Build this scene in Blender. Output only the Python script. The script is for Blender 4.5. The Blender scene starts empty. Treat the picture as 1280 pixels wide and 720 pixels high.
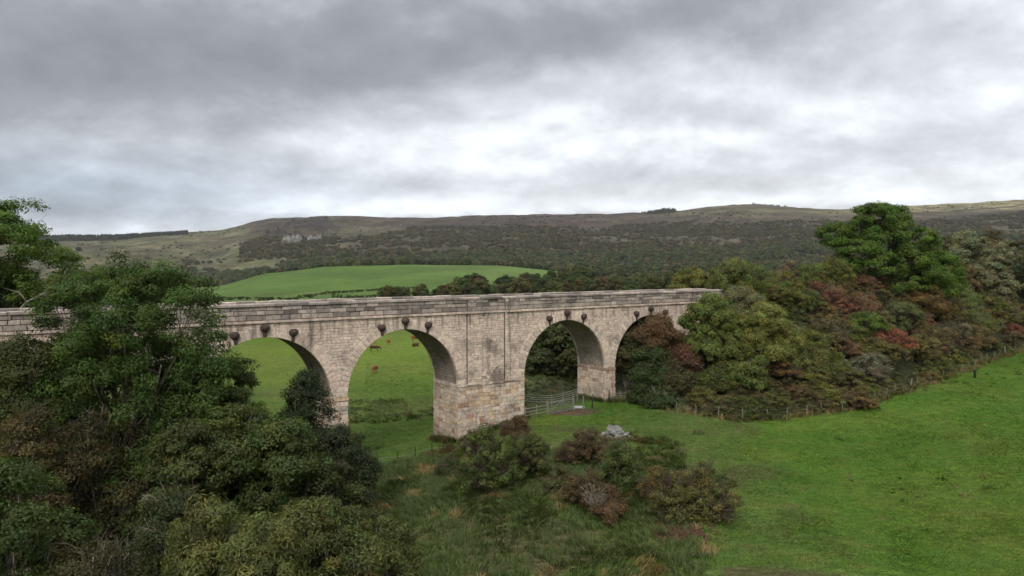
import bpy, math, random
import numpy as np
from mathutils import Vector, Matrix

SC = bpy.context.scene
COL = SC.collection
PI = math.pi

# ------------------------------------------------------------------ frame
F = 920.0                 # focal length in px of the 1280 px wide photograph
CZ = 19.0                 # drone height above the meadow
HY = 330.0
DX, DY = 0.8124, 0.5831   # direction of the viaduct
X0, Y0 = -15.28, 67.93    # local origin: left springing of the second arch in view
ROTZ = math.atan2(DY, DX)

cam_d = bpy.data.cameras.new('camera')
cam = bpy.data.objects.new('camera', cam_d); COL.objects.link(cam)
cam_d.sensor_width = 36.0
cam_d.lens = 36.0 * F / 1280.0
cam_d.clip_start = 0.5; cam_d.clip_end = 30000
cam.location = (0, 0, CZ)
cam.rotation_euler = (PI / 2 - math.atan(30.0 / F), 0, 0)
SC.camera = cam

# ------------------------------------------------------------------ noise
def _hash(ix, iy, seed):
    h = (ix.astype(np.int64) * 374761393 + iy.astype(np.int64) * 668265263 + seed * 974711) & 0xFFFFFFFF
    h = ((h ^ (h >> 13)) * 1274126177) & 0xFFFFFFFF
    return ((h ^ (h >> 16)) & 0xFFFF) / 65535.0

def vnoise(x, y, seed=0):
    x = np.asarray(x, float); y = np.asarray(y, float)
    ix = np.floor(x); iy = np.floor(y); fx = x - ix; fy = y - iy
    fx = fx * fx * (3 - 2 * fx); fy = fy * fy * (3 - 2 * fy)
    a = _hash(ix, iy, seed); b = _hash(ix + 1, iy, seed)
    c = _hash(ix, iy + 1, seed); d = _hash(ix + 1, iy + 1, seed)
    return (a * (1 - fx) + b * fx) * (1 - fy) + (c * (1 - fx) + d * fx) * fy

def fbm(x, y, seed=0, o=4):
    s = 0.0; a = 0.5; t = 0.0
    for i in range(o):
        s = s + a * vnoise(np.asarray(x) * 2 ** i + 17 * i, np.asarray(y) * 2 ** i - 9 * i, seed + i); t += a; a *= 0.5
    return s / t

def sstep(a, b, x):
    t = np.clip((np.asarray(x, float) - a) / (b - a), 0, 1)
    return t * t * (3 - 2 * t)

# ------------------------------------------------------------------ terrain height
TC = np.array([-200, 0, 130, 270, 340, 420, 520, 620, 720, 820, 930, 1050, 1160, 1280, 1500], float)
TD = np.array([300, 420, 700, 850, 1100, 1500, 2000, 2600, 3000, 3600, 7000], float)
TY = np.array([
 [380,380,380,380,380,380,380,380,376,372,368,366,364,362,360],
 [378,377,376,374,372,368,366,366,366,366,362,358,355,352,350],
 [372,370,366,358,341,333,331,332,341,352,348,344,340,336,330],
 [374,372,370,366,352,345,343,343,345,346,342,336,332,328,320],
 [352,352,350,352,348,344,342,341,338,336,332,326,320,315,308],
 [326,326,325,333,328,325,322,320,318,316,312,306,300,296,290],
 [309,309,310,308,301,300,300,298,297,296,292,286,280,276,272],
 [302,301,300,289,276,274,278,276,276,274,266,269,265,261,257],
 [301,300,298,289,273,270,273,269,268,266,255,262,256,250,245],
 [304,304,302,292,282,279,279,276,274,272,266,268,263,258,252],
 [325,325,325,325,325,325,325,325,325,325,325,325,325,325,325]], float)
TZ = CZ + (HY - TY) * TD[:, None] / F

def table_z(X, Y):
    R = np.hypot(X, Y)
    ang = np.arctan2(X, np.maximum(Y, 1e-3) if np.all(Y > 0) else Y)
    ang = np.clip(ang, -0.75, 0.80)
    px = 640 + F * np.tan(ang)
    D = np.clip(R * np.cos(ang), TD[0], TD[-1])
    ci = np.clip(np.searchsorted(TC, px) - 1, 0, len(TC) - 2)
    ct = np.clip((px - TC[ci]) / (TC[ci + 1] - TC[ci]), 0, 1); ct = ct * ct * (3 - 2 * ct) * .5 + ct * .5
    di = np.clip(np.searchsorted(TD, D) - 1, 0, len(TD) - 2)
    dt = np.clip((D - TD[di]) / (TD[di + 1] - TD[di]), 0, 1)
    z0 = TZ[di, ci] * (1 - ct) + TZ[di, ci + 1] * ct
    z1 = TZ[di + 1, ci] * (1 - ct) + TZ[di + 1, ci + 1] * ct
    return z0 * (1 - dt) + z1 * dt

def local(X, Y):
    vx = X - X0; vy = Y - Y0
    return vx * DX + vy * DY, -vx * DY + vy * DX

def world(s, q):
    return X0 + s * DX - q * DY, Y0 + s * DY + q * DX

def natural(X, Y):
    X = np.asarray(X, float); Y = np.asarray(Y, float)
    r = sstep(-20, 30, X)
    lim = 95 + 45 * r
    Ys = np.where(Y < lim, Y, lim + (Y - lim) * .05)
    near = .03 * (Ys - 45) + 2.3 * sstep(-14, 6, X) * (1 - .65 * sstep(100, 170, Y) * (1 - r)) - 1.1 + .02 * np.maximum(0, X - 30)
    near = near - .05 * np.maximum(0, -X - 22) * sstep(70, 30, Y)
    near = near + (fbm(X * .06, Y * .06, 3, 3) - .5) * 1.1 + (fbm(X * .35, Y * .35, 8, 2) - .5) * .25 * sstep(-25, 0, -X + Y * 0 + 0)
    near = near + (fbm(X * .4, Y * .4, 5, 3) - .5) * .5 * sstep(66, 56, Y) * sstep(22, 10, np.abs(X - 3))
    R = np.hypot(X, Y)
    t = sstep(170, 320, R)
    far = table_z(X, Y)
    rel = (fbm(X * .004, Y * .004, 21, 4) - .5) * sstep(500, 1600, R) * 22 * sstep(3200, 2400, R)
    rel = rel + (fbm(X * .018, Y * .018, 31, 3) - .5) * sstep(900, 2000, R) * 9
    return near * (1 - t) + (far + rel) * t

def ground(X, Y):
    X = np.asarray(X, float); Y = np.asarray(Y, float)
    z = natural(X, Y)
    s, q = local(X, Y)
    dq = np.maximum(0, np.abs(q - 2.45) - 3.0)
    for side in (1, -1):
        ds = np.maximum(0, (56 - s) * .75) if side == 1 else np.maximum(0, (s + 33) * 1.1)
        d = np.hypot(ds, dq)
        top = 14.3 - np.maximum(0, (s if side == 1 else -s) - 150) * .05
        e = top - d * .78 + (fbm(X * .15, Y * .15, 44, 2) - .5) * .8 * sstep(0, 3, d)
        z = np.maximum(z, e)
    return z

def gz(x, y): return float(ground(np.array([x]), np.array([y]))[0])

def hit(px, py, nat=True):
    """the point of the ground that lies in that direction of the valley"""
    fn = natural if nat else ground
    Y = np.linspace(25, 260, 1200); X = (px - 640) / F * Y
    z = fn(X, Y); ray = CZ - (py - HY) / F * Y
    k = np.argmax(z >= ray)
    return float(X[k]), float(Y[k]), float(z[k])

def at(px, Y):
    X = (px - 640) / F * Y
    return X, Y

# ------------------------------------------------------------------ mesh helpers
def np_mesh(name, V, FS, mat=None, parent=None, tint=None, smooth=False, uv=None):
    """FS: one (m,k) array or a list of them; tint: (m,3) per face; uv: per loop"""
    V = np.asarray(V, np.float32).reshape(-1, 3)
    if isinstance(FS, np.ndarray): FS = [FS]
    FS = [np.asarray(f, np.int32) for f in FS if len(f)]
    me = bpy.data.meshes.new(name)
    me.vertices.add(len(V)); me.vertices.foreach_set('co', V.ravel())
    loops = np.concatenate([f.ravel() for f in FS])
    tot = np.concatenate([np.full(len(f), f.shape[1], np.int32) for f in FS])
    st = np.concatenate([[0], np.cumsum(tot)[:-1]]).astype(np.int32)
    me.loops.add(len(loops)); me.loops.foreach_set('vertex_index', loops)
    me.polygons.add(len(tot)); me.polygons.foreach_set('loop_start', st)
    if smooth: me.polygons.foreach_set('use_smooth', np.ones(len(tot), bool))
    me.update(calc_edges=True)
    if tint is not None:
        a = me.attributes.new('tint', 'FLOAT_COLOR', 'FACE')
        t = np.ones((len(tot), 4), np.float32); t[:, :3] = tint
        a.data.foreach_set('color', t.ravel())
    if uv is not None:
        l = me.uv_layers.new(name='uv'); l.data.foreach_set('uv', np.asarray(uv, np.float32).ravel())
    if mat: me.materials.append(mat)
    o = bpy.data.objects.new(name, me); COL.objects.link(o)
    if parent is not None: o.parent = parent
    return o

class MB:
    """collects shapes for one mesh"""
    def __init__(s): s.V = []; s.F = []; s.T = []; s.U = []; s.n = 0
    def add(s, V, Fa, t=(1, 1, 1), uv=None):
        s.V.extend([tuple(v) for v in V])
        for i, f in enumerate(Fa):
            s.F.append(tuple(a + s.n for a in f)); s.T.append(t)
            s.U.append(uv[i] if uv else [(0, 0)] * len(f))
        s.n += len(V)
    def box(s, a, b, t=(1, 1, 1)):
        x0, y0, z0 = a; x1, y1, z1 = b
        V = [(x0,y0,z0),(x1,y0,z0),(x1,y1,z0),(x0,y1,z0),(x0,y0,z1),(x1,y0,z1),(x1,y1,z1),(x0,y1,z1)]
        s.add(V, [(0,3,2,1),(4,5,6,7),(0,1,5,4),(1,2,6,5),(2,3,7,6),(3,0,4,7)], t)
    def tube(s, pts, rad, n=6, t=(1, 1, 1), cap=True):
        pts = [Vector(p) for p in pts]; V = []
        up = Vector((.13, .21, .97)).normalized()
        for i, p in enumerate(pts):
            d = (pts[min(i + 1, len(pts) - 1)] - pts[max(i - 1, 0)])
            d = d.normalized() if d.length > 1e-6 else Vector((0, 0, 1))
            a = d.cross(up)
            if a.length < .1: a = d.cross(Vector((1, 0, 0)))
            a.normalize(); b = d.cross(a)
            r = rad[i] if hasattr(rad, '__len__') else rad
            for k in range(n):
                w = 2 * PI * k / n
                V.append(p + (a * math.cos(w) + b * math.sin(w)) * r)
        Fa = []
        for i in range(len(pts) - 1):
            for k in range(n):
                k2 = (k + 1) % n
                Fa.append((i * n + k, i * n + k2, (i + 1) * n + k2, (i + 1) * n + k))
        if cap:
            Fa.append(tuple(range(n))[::-1]); Fa.append(tuple((len(pts) - 1) * n + k for k in range(n)))
        s.add(V, Fa, t)
    def build(s, name, mat, parent=None, smooth=False, uv=False):
        me = bpy.data.meshes.new(name)
        me.from_pydata(s.V, [], s.F); me.update()
        a = me.attributes.new('tint', 'FLOAT_COLOR', 'FACE')
        t = np.ones((len(s.F), 4), np.float32); t[:, :3] = np.array(s.T)
        a.data.foreach_set('color', t.ravel())
        if uv:
            l = me.uv_layers.new(name='uv')
            l.data.foreach_set('uv', np.array([c for u in s.U for c in u], np.float32).ravel())
        if smooth: me.polygons.foreach_set('use_smooth', np.ones(len(s.F), bool))
        me.materials.append(mat)
        o = bpy.data.objects.new(name, me); COL.objects.link(o)
        if parent is not None: o.parent = parent
        return o

def tag(o, label=None, cat=None, group=None, kind=None):
    if label: o['label'] = label
    if cat: o['category'] = cat
    if group: o['group'] = group
    if kind: o['kind'] = kind
    return o

def empty(name, loc, rz=0, label=None, cat=None, group=None):
    o = bpy.data.objects.new(name, None); COL.objects.link(o)
    o.location = loc; o.rotation_euler = (0, 0, rz); o.empty_display_size = .5
    return tag(o, label, cat, group)

def copy_thing(root, loc, rz, scale, label, group=None, color=None, cat=None):
    r = root.copy(); COL.objects.link(r)
    r.location = loc; r.rotation_euler = (0, 0, rz); r.scale = scale
    r['label'] = label
    if group: r['group'] = group
    elif 'group' in r: del r['group']
    if cat: r['category'] = cat
    for ch in root.children:
        c = ch.copy(); COL.objects.link(c); c.parent = r
        if color is not None and c.get('leafy'): c.color = (*color, 1)
        for g in ch.children:
            d = g.copy(); COL.objects.link(d); d.parent = c
    return r

# ------------------------------------------------------------------ node helper
class S:
    def __init__(s, nt, sock): s.nt = nt; s.k = sock
    def _m(s, op, *a, clamp=False):
        n = s.nt.nodes.new('ShaderNodeMath'); n.operation = op; n.use_clamp = clamp
        for i, v in enumerate((s,) + a):
            if isinstance(v, S): s.nt.links.new(v.k, n.inputs[i])
            else: n.inputs[i].default_value = v
        return S(s.nt, n.outputs[0])
    def __add__(s, o): return s._m('ADD', o)
    __radd__ = __add__
    def __sub__(s, o): return s._m('SUBTRACT', o)
    def __rsub__(s, o): return (s * -1.0) + o
    def __mul__(s, o): return s._m('MULTIPLY', o)
    __rmul__ = __mul__
    def __truediv__(s, o): return s._m('DIVIDE', o)
    def map(s, a, b, c, d, smooth=True):
        n = s.nt.nodes.new('ShaderNodeMapRange'); n.clamp = True
        n.interpolation_type = 'SMOOTHSTEP' if smooth else 'LINEAR'
        s.nt.links.new(s.k, n.inputs[0])
        for i, v in enumerate((a, b, c, d)): n.inputs[i + 1].default_value = v
        return S(s.nt, n.outputs[0])

def new_mat(name):
    m = bpy.data.materials.new(name); m.use_nodes = True
    nt = m.node_tree; nt.nodes.clear()
    out = nt.nodes.new('ShaderNodeOutputMaterial')
    return m, nt, out

def noise(nt, vec, scale, detail=4, rough=.55, dist=0.0):
    n = nt.nodes.new('ShaderNodeTexNoise')
    n.inputs['Scale'].default_value = scale; n.inputs['Detail'].default_value = detail
    n.inputs['Roughness'].default_value = rough; n.inputs['Distortion'].default_value = dist
    if vec is not None: nt.links.new(vec, n.inputs['Vector'])
    return S(nt, n.outputs['Fac'])

def coords(nt, kind='Object', scale=(1, 1, 1)):
    t = nt.nodes.new('ShaderNodeTexCoord')
    m = nt.nodes.new('ShaderNodeMapping'); m.inputs['Scale'].default_value = scale
    nt.links.new(t.outputs[kind], m.inputs['Vector'])
    return m.outputs['Vector']

def wpos(nt, scale=(1, 1, 1), rot=(0, 0, 0)):
    g = nt.nodes.new('ShaderNodeNewGeometry')
    m = nt.nodes.new('ShaderNodeMapping'); m.inputs['Scale'].default_value = scale; m.inputs['Rotation'].default_value = rot
    nt.links.new(g.outputs['Position'], m.inputs['Vector'])
    return m.outputs['Vector']

def attr(nt, name):
    a = nt.nodes.new('ShaderNodeAttribute'); a.attribute_name = name
    return a.outputs['Color']

def mixc(nt, fac, a, b, mode='MIX'):
    n = nt.nodes.new('ShaderNodeMix'); n.data_type = 'RGBA'; n.blend_type = mode
    n.clamp_factor = True
    def put(v, i):
        if isinstance(v, S): nt.links.new(v.k, n.inputs[i])
        elif isinstance(v, (tuple, list)): n.inputs[i].default_value = (*v[:3], 1)
        elif isinstance(v, (int, float)): n.inputs[i].default_value = v
        else: nt.links.new(v, n.inputs[i])
    put(fac, 0); put(a, 6); put(b, 7)
    return n.outputs[2]

def scalec(nt, col, fac):
    n = nt.nodes.new('ShaderNodeVectorMath'); n.operation = 'SCALE'
    nt.links.new(col, n.inputs[0])
    if isinstance(fac, S): nt.links.new(fac.k, n.inputs['Scale'])
    else: n.inputs['Scale'].default_value = fac
    return n.outputs[0]

def finish(nt, out, col, rough=.9, bump=None, bdist=.02, bstr=1.0, spec=.2, metal=0.0):
    p = nt.nodes.new('ShaderNodeBsdfPrincipled')
    if isinstance(col, (tuple, list)): p.inputs['Base Color'].default_value = (*col, 1)
    else: nt.links.new(col, p.inputs['Base Color'])
    p.inputs['Roughness'].default_value = rough
    p.inputs['Specular IOR Level'].default_value = spec
    p.inputs['Metallic'].default_value = metal
    if bump is not None:
        b = nt.nodes.new('ShaderNodeBump'); b.inputs['Distance'].default_value = bdist; b.inputs['Strength'].default_value = bstr
        nt.links.new(bump.k, b.inputs['Height']); nt.links.new(b.outputs[0], p.inputs['Normal'])
    nt.links.new(p.outputs[0], out.inputs[0])
    return p

# ------------------------------------------------------------------ materials
def stone_material():
    m, nt, out = new_mat('sandstone')
    c = coords(nt)
    base = scalec(nt, attr(nt, 'tint'), 1.40)
    n1 = noise(nt, c, .35, 5, .6); n2 = noise(nt, c, 3.0, 5, .65); n3 = noise(nt, c, 14, 4, .6)
    col = scalec(nt, base, n2.map(.3, .7, .72, 1.2))
    col = mixc(nt, n1.map(.52, .68, 0, .55), col, (.115, .10, .085))            # grey weathering
    streak = noise(nt, coords(nt, 'Object', (1.6, 1.6, .12)), 1.0, 4, .6)
    col = mixc(nt, streak.map(.58, .72, 0, .6), col, (.075, .062, .052))
    col = mixc(nt, n3.map(.62, .75, 0, .55), col, (.05, .042, .035))
    och = noise(nt, coords(nt, 'Object', (1, 1, 1.6)), .8, 3, .5)
    col = mixc(nt, och.map(.6, .75, 0, .45), col, (.33, .20, .10))
    # damp running down from under the string course
    sz = nt.nodes.new('ShaderNodeSeparateXYZ'); nt.links.new(coords(nt), sz.inputs[0]); zc = S(nt, sz.outputs[2])
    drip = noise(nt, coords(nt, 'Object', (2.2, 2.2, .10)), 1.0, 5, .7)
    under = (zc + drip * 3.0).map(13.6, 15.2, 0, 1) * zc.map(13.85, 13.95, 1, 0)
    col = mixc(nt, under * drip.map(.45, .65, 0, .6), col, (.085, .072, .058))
    base_damp = (zc + n1 * 2.0).map(1.2, 3.6, .6, 0)
    col = mixc(nt, base_damp, col, (.09, .085, .05))
    # two weeping stains on the thick middle pier
    t = nt.nodes.new('ShaderNodeTexCoord')
    for (sx, sz, rx, rz, k) in ((16.9, 7.0, 1.5, 1.3, .62), (15.8, 10.6, .45, 1.0, .5), (15.7, 8.6, .3, 1.2, .35)):
        v = nt.nodes.new('ShaderNodeMapping'); v.inputs['Location'].default_value = (-sx / rx, 0, -sz / rz); v.inputs['Scale'].default_value = (1 / rx, .02, 1 / rz)
        nt.links.new(t.outputs['Object'], v.inputs[0])
        l = nt.nodes.new('ShaderNodeVectorMath'); l.operation = 'LENGTH'; nt.links.new(v.outputs[0], l.inputs[0])
        d = S(nt, l.outputs['Value']) + (n2 - .5) * 1.6
        col = mixc(nt, d.map(.45, 1.15, k, 0), col, (.05, .043, .038))
    finish(nt, out, col, .92, n3 * .5 + n2, .03, .7)
    return m

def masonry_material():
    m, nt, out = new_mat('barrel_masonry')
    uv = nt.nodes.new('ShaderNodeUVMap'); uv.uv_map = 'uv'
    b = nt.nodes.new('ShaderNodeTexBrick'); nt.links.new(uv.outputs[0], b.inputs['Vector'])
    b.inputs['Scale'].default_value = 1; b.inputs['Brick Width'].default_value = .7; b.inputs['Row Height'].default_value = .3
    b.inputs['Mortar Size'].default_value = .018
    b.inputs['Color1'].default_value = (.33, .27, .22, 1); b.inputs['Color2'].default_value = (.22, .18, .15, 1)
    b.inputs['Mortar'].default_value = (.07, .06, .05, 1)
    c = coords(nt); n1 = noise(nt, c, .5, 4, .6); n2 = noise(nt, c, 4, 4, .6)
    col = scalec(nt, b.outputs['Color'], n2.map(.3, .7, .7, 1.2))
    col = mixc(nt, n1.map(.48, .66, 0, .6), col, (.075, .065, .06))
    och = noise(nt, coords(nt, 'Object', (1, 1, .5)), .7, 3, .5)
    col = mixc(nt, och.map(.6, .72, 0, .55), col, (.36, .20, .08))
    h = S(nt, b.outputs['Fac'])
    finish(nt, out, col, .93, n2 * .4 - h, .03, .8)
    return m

def simple_noise_mat(name, a, b, scale=4, rough=.85, bd=.02, spec=.2, metal=0, use_tint=False, dirt=None):
    m, nt, out = new_mat(name)
    c = coords(nt); n1 = noise(nt, c, scale, 5, .6); n2 = noise(nt, c, scale * 5, 4, .6)
    col = mixc(nt, n1.map(.35, .65, 0, 1), a, b)
    if use_tint: col = mixc(nt, 1.0, col, attr(nt, 'tint'), 'MULTIPLY')
    if dirt: col = mixc(nt, n2.map(.55, .72, 0, .8), col, dirt)
    finish(nt, out, col, rough, n2 + n1, bd, .7, spec, metal)
    return m

def leaf_material(name, trans=.36):
    m, nt, out = new_mat(name)
    oi = nt.nodes.new('ShaderNodeObjectInfo')
    col = mixc(nt, 1.0, mixc(nt, 1.0, oi.outputs['Color'], (1.50, 1.32, .92), 'MULTIPLY'), attr(nt, 'tint'), 'MULTIPLY')
    d = nt.nodes.new('ShaderNodeBsdfPrincipled'); nt.links.new(col, d.inputs['Base Color'])
    d.inputs['Roughness'].default_value = .62; d.inputs['Specular IOR Level'].default_value = .25
    tr = nt.nodes.new('ShaderNodeBsdfTranslucent')
    nt.links.new(mixc(nt, 1.0, col, (1.25, 1.35, .6), 'MULTIPLY'), tr.inputs[0])
    mx = nt.nodes.new('ShaderNodeMixShader'); mx.inputs[0].default_value = trans
    nt.links.new(d.outputs[0], mx.inputs[1]); nt.links.new(tr.outputs[0], mx.inputs[2])
    nt.links.new(mx.outputs[0], out.inputs[0])
    return m

def ground_material():
    m, nt, out = new_mat('pasture')
    base = attr(nt, 'cover')
    w = wpos(nt)
    st = wpos(nt, (1.0, 2.6, 1.0), (0, 0, -.25))
    n0 = noise(nt, w, .035, 5, .6); n1 = noise(nt, st, .16, 6, .65, .3); n2 = noise(nt, st, 1.1, 6, .72, .5); n3 = noise(nt, w, 5.5, 5, .75)
    col = scalec(nt, base, n2.map(.3, .72, .6, 1.45))
    col = mixc(nt, n1.map(.46, .66, 0, .5), col, mixc(nt, 1.0, col, (1.55, 1.15, 1.5), 'MULTIPLY'))
    col = mixc(nt, n0.map(.42, .62, 0, .45), col, mixc(nt, 1.0, col, (.7, .85, .8), 'MULTIPLY'))
    col = scalec(nt, col, n3.map(.3, .7, .5, 1.55))
    big = noise(nt, wpos(nt), .012, 7, .7, .4)
    col = scalec(nt, col, big.map(.35, .65, .82, 1.2))
    finish(nt, out, col, .95, n3 * .6 + n2 * 2.0, .16, .9, .1)
    return m

def hill_material():
    m, nt, out = new_mat('moorland')
    base = attr(nt, 'cover')
    w = wpos(nt, (1, .55, 1)); n1 = noise(nt, w, .012, 9, .72, .6); n2 = noise(nt, w, .09, 6, .75)
    n4 = noise(nt, wpos(nt, (1, 1, 5)), .02, 6, .7, .5)
    col = scalec(nt, base, n1.map(.32, .68, .40, 1.30))
    col = mixc(nt, n4.map(.56, .66, 0, .55), col, (.045, .042, .028))
    col = scalec(nt, col, n2.map(.3, .7, .6, 1.4))
    finish(nt, out, col, .95, n2 + n1 * 2, 3.0, .8, .1)
    return m

M_STONE = stone_material(); M_BARREL = masonry_material()
M_LEAF = leaf_material('foliage'); M_GRASS = leaf_material('grass_blades', .2)
for _n in M_GRASS.node_tree.nodes:
    if _n.type == 'MIX' and tuple(round(v, 2) for v in _n.inputs[7].default_value[:3]) == (1.5, 1.32, .92): _n.inputs[7].default_value = (1.05, 1.0, .8, 1)
M_BARK = simple_noise_mat('bark', (.10, .085, .065), (.20, .18, .15), 3, .9, .03, use_tint=True)
M_TWIG = simple_noise_mat('bare_twigs', (.15, .13, .10), (.27, .24, .19), 5, .9, .01, use_tint=True)
M_DTWIG = simple_noise_mat('brown_twigs', (.06, .042, .03), (.13, .10, .075), 5, .9, .01, use_tint=True)
M_ROCK = simple_noise_mat('grey_rock', (.11, .106, .096), (.25, .24, .22), 1.4, .9, .05, dirt=(.10, .10, .08))
M_CRAG = simple_noise_mat('crag_rock', (.11, .105, .10), (.24, .235, .22), .2, .9, .8, dirt=(.07, .07, .05))
M_IRON = simple_noise_mat('stained_corbel', (.045, .032, .028), (.085, .06, .05), 6, .8, .01)
M_WOODP = simple_noise_mat('weathered_wood', (.14, .13, .10), (.225, .21, .17), 5, .85, .01)
M_WOODD = simple_noise_mat('tarred_wood', (.018, .015, .013), (.045, .038, .03), 5, .85, .01)
M_GALV = simple_noise_mat('galvanised_steel', (.16, .17, .135), (.23, .24, .195), 6, .5, .004, .4, .5)
M_WIRE = simple_noise_mat('fence_wire', (.16, .155, .14), (.24, .23, .21), 8, .6, .002)
M_WHITE = simple_noise_mat('white_plastic', (.34, .34, .32), (.45, .45, .42), 6, .6, .003)
M_BLACK = simple_noise_mat('black_plastic', (.008, .012, .01), (.02, .024, .02), 6, .6, .003)
M_HIDE = simple_noise_mat('cow_hide', (.26, .085, .03), (.16, .045, .018), 2.2, .8, .01)
M_HIDED = simple_noise_mat('dark_cow_hide', (.10, .035, .016), (.05, .02, .012), 2.2, .8, .01)
M_HORN = simple_noise_mat('horn', (.4, .36, .28), (.3, .26, .2), 9, .6, .002)

# ------------------------------------------------------------------ world: overcast sky
SUN_EL, SUN_AZ = math.radians(42), math.radians(190)      # azimuth clockwise from the view axis: behind the camera, to its left
def build_world():
    W = bpy.data.worlds.new('World'); SC.world = W; W.use_nodes = True
    nt = W.node_tree; nt.nodes.clear()
    out = nt.nodes.new('ShaderNodeOutputWorld')
    tc = nt.nodes.new('ShaderNodeTexCoord')
    nrm = nt.nodes.new('ShaderNodeVectorMath'); nrm.operation = 'NORMALIZE'; nt.links.new(tc.outputs['Generated'], nrm.inputs[0])
    sp = nt.nodes.new('ShaderNodeSeparateXYZ'); nt.links.new(nrm.outputs[0], sp.inputs[0])
    x, y, z = (S(nt, sp.outputs[i]) for i in range(3))
    az = x._m('ARCTAN2', y)               # 0 straight ahead (north), + to the east
    el = z._m('ARCSINE')
    inv = (z._m('MAXIMUM', 0.0) + .36)
    px = x / inv; py = y / inv
    cb = nt.nodes.new('ShaderNodeCombineXYZ'); nt.links.new(px.k, cb.inputs[0]); nt.links.new(py.k, cb.inputs[1])
    def mp(loc, sc, rot=0):
        m = nt.nodes.new('ShaderNodeMapping'); m.inputs['Location'].default_value = loc; m.inputs['Scale'].default_value = sc
        m.inputs['Rotation'].default_value = (0, 0, rot)
        nt.links.new(cb.outputs[0], m.inputs[0]); return m.outputs[0]
    big = noise(nt, mp((3.1, 1.7, 0), (1, 1.0, 1), .05), 1.15, 8, .52, .15)
    mid = noise(nt, mp((7.3, 2.2, 2), (1, 1.0, 1), .05), 3.0, 10, .60, .2)
    fine = noise(nt, mp((1.3, 5.2, 4), (1, 1.1, 1)), 8.0, 7, .62, .4)
    mid2 = noise(nt, mp((7.3, 2.2 - .10, 2), (1, 1.0, 1), .05), 3.0, 10, .60, .2)      # lit against the sun: gives the cloud clumps bases and edges
    big2 = noise(nt, mp((3.1, 1.7 - .12, 0), (1, 1.0, 1), .05), 1.15, 8, .52, .15)
    v = (big - .5) * .80 + (mid - .5) * .30 + (fine - .5) * .18 + (mid - mid2) * .52 + (big - big2) * .9
    def blob(a0, e0, sa, se, slope=0.0):
        dx = (az - a0) / sa; de = (el - e0 - (az - a0) * slope) / se
        return ((dx * dx + de * de) * -1.0)._m('EXPONENT')
    v = v + blob(-.40, .265, .50, .075, .09) * -.31
    v = v + blob(.05, .285, .34, .045, .10) * -.30
    v = v + blob(-.60, .078, .26, .030) * -.24
    v = v + blob(-.66, .20, .22, .06) * -.10
    v = v + blob(.42, .15, .34, .12) * .15
    v = v + blob(.62, .33, .14, .05) * .22
    v = v + blob(-.10, .17, .3, .05) * .05
    edge = (el + (mid - .5) * .05 - .012)
    band = edge.map(.045, .062, 0, 1) * edge.map(.066, .085, 1, 0) * az.map(-.55, -.35, .25, 1)
    v = v + band * .13
    v = v * .92 + .125
    ramp = nt.nodes.new('ShaderNodeValToRGB'); nt.links.new(v.map(-.42, .46, 0, 1, False).k, ramp.inputs[0])
    cr = ramp.color_ramp
    cr.elements[0].position = 0; cr.elements[0].color = (.175, .185, .200, 1)
    cr.elements[1].position = 1; cr.elements[1].color = (.80, .83, .87, 1)
    for p_, c_ in ((.28, (.245, .256, .272)), (.5, (.365, .378, .402)), (.72, (.52, .535, .565))):
        e = cr.elements.new(p_); e.color = (*c_, 1)
    skyn = nt.nodes.new('ShaderNodeTexSky'); skyn.sky_type = 'NISHITA'; skyn.sun_disc = False
    skyn.sun_elevation = SUN_EL; skyn.sun_rotation = SUN_AZ
    b1 = nt.nodes.new('ShaderNodeBackground'); nt.links.new(skyn.outputs[0], b1.inputs[0]); b1.inputs[1].default_value = .08
    b2 = nt.nodes.new('ShaderNodeBackground'); low = blob(-.55, .085, .30, .045)
    nt.links.new(mixc(nt, low * .9, ramp.outputs[0], mixc(nt, 1.0, ramp.outputs[0], (.86, .96, 1.08), 'MULTIPLY')), b2.inputs[0]); nt.links.new(el.map(.40, 1.1, 1.0, 2.6).k, b2.inputs[1])   # an overcast sky is brightest overhead
    ms = nt.nodes.new('ShaderNodeMixShader'); ms.inputs[0].default_value = .93
    nt.links.new(b1.outputs[0], ms.inputs[1]); nt.links.new(b2.outputs[0], ms.inputs[2])
    nt.links.new(ms.outputs[0], out.inputs[0])
    W.cycles.sampling_method = 'MANUAL'; W.cycles.sample_map_resolution = 512
build_world()
sl = bpy.data.lights.new('sun', 'SUN'); sl.energy = 1.5; sl.angle = math.radians(22); sl.color = (1, .95, .87)
so = bpy.data.objects.new('sun', sl); COL.objects.link(so)
sdir = Vector((math.sin(SUN_AZ) * math.cos(SUN_EL), math.cos(SUN_AZ) * math.cos(SUN_EL), math.sin(SUN_EL)))
so.rotation_euler = (-sdir).to_track_quat('-Z', 'Y').to_euler(); so.location = sdir * 200 + Vector((0, 0, 50))

# ------------------------------------------------------------------ ground sheet
def px_of(X, Y): return 640 + F * X / np.maximum(Y, 1)

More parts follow.
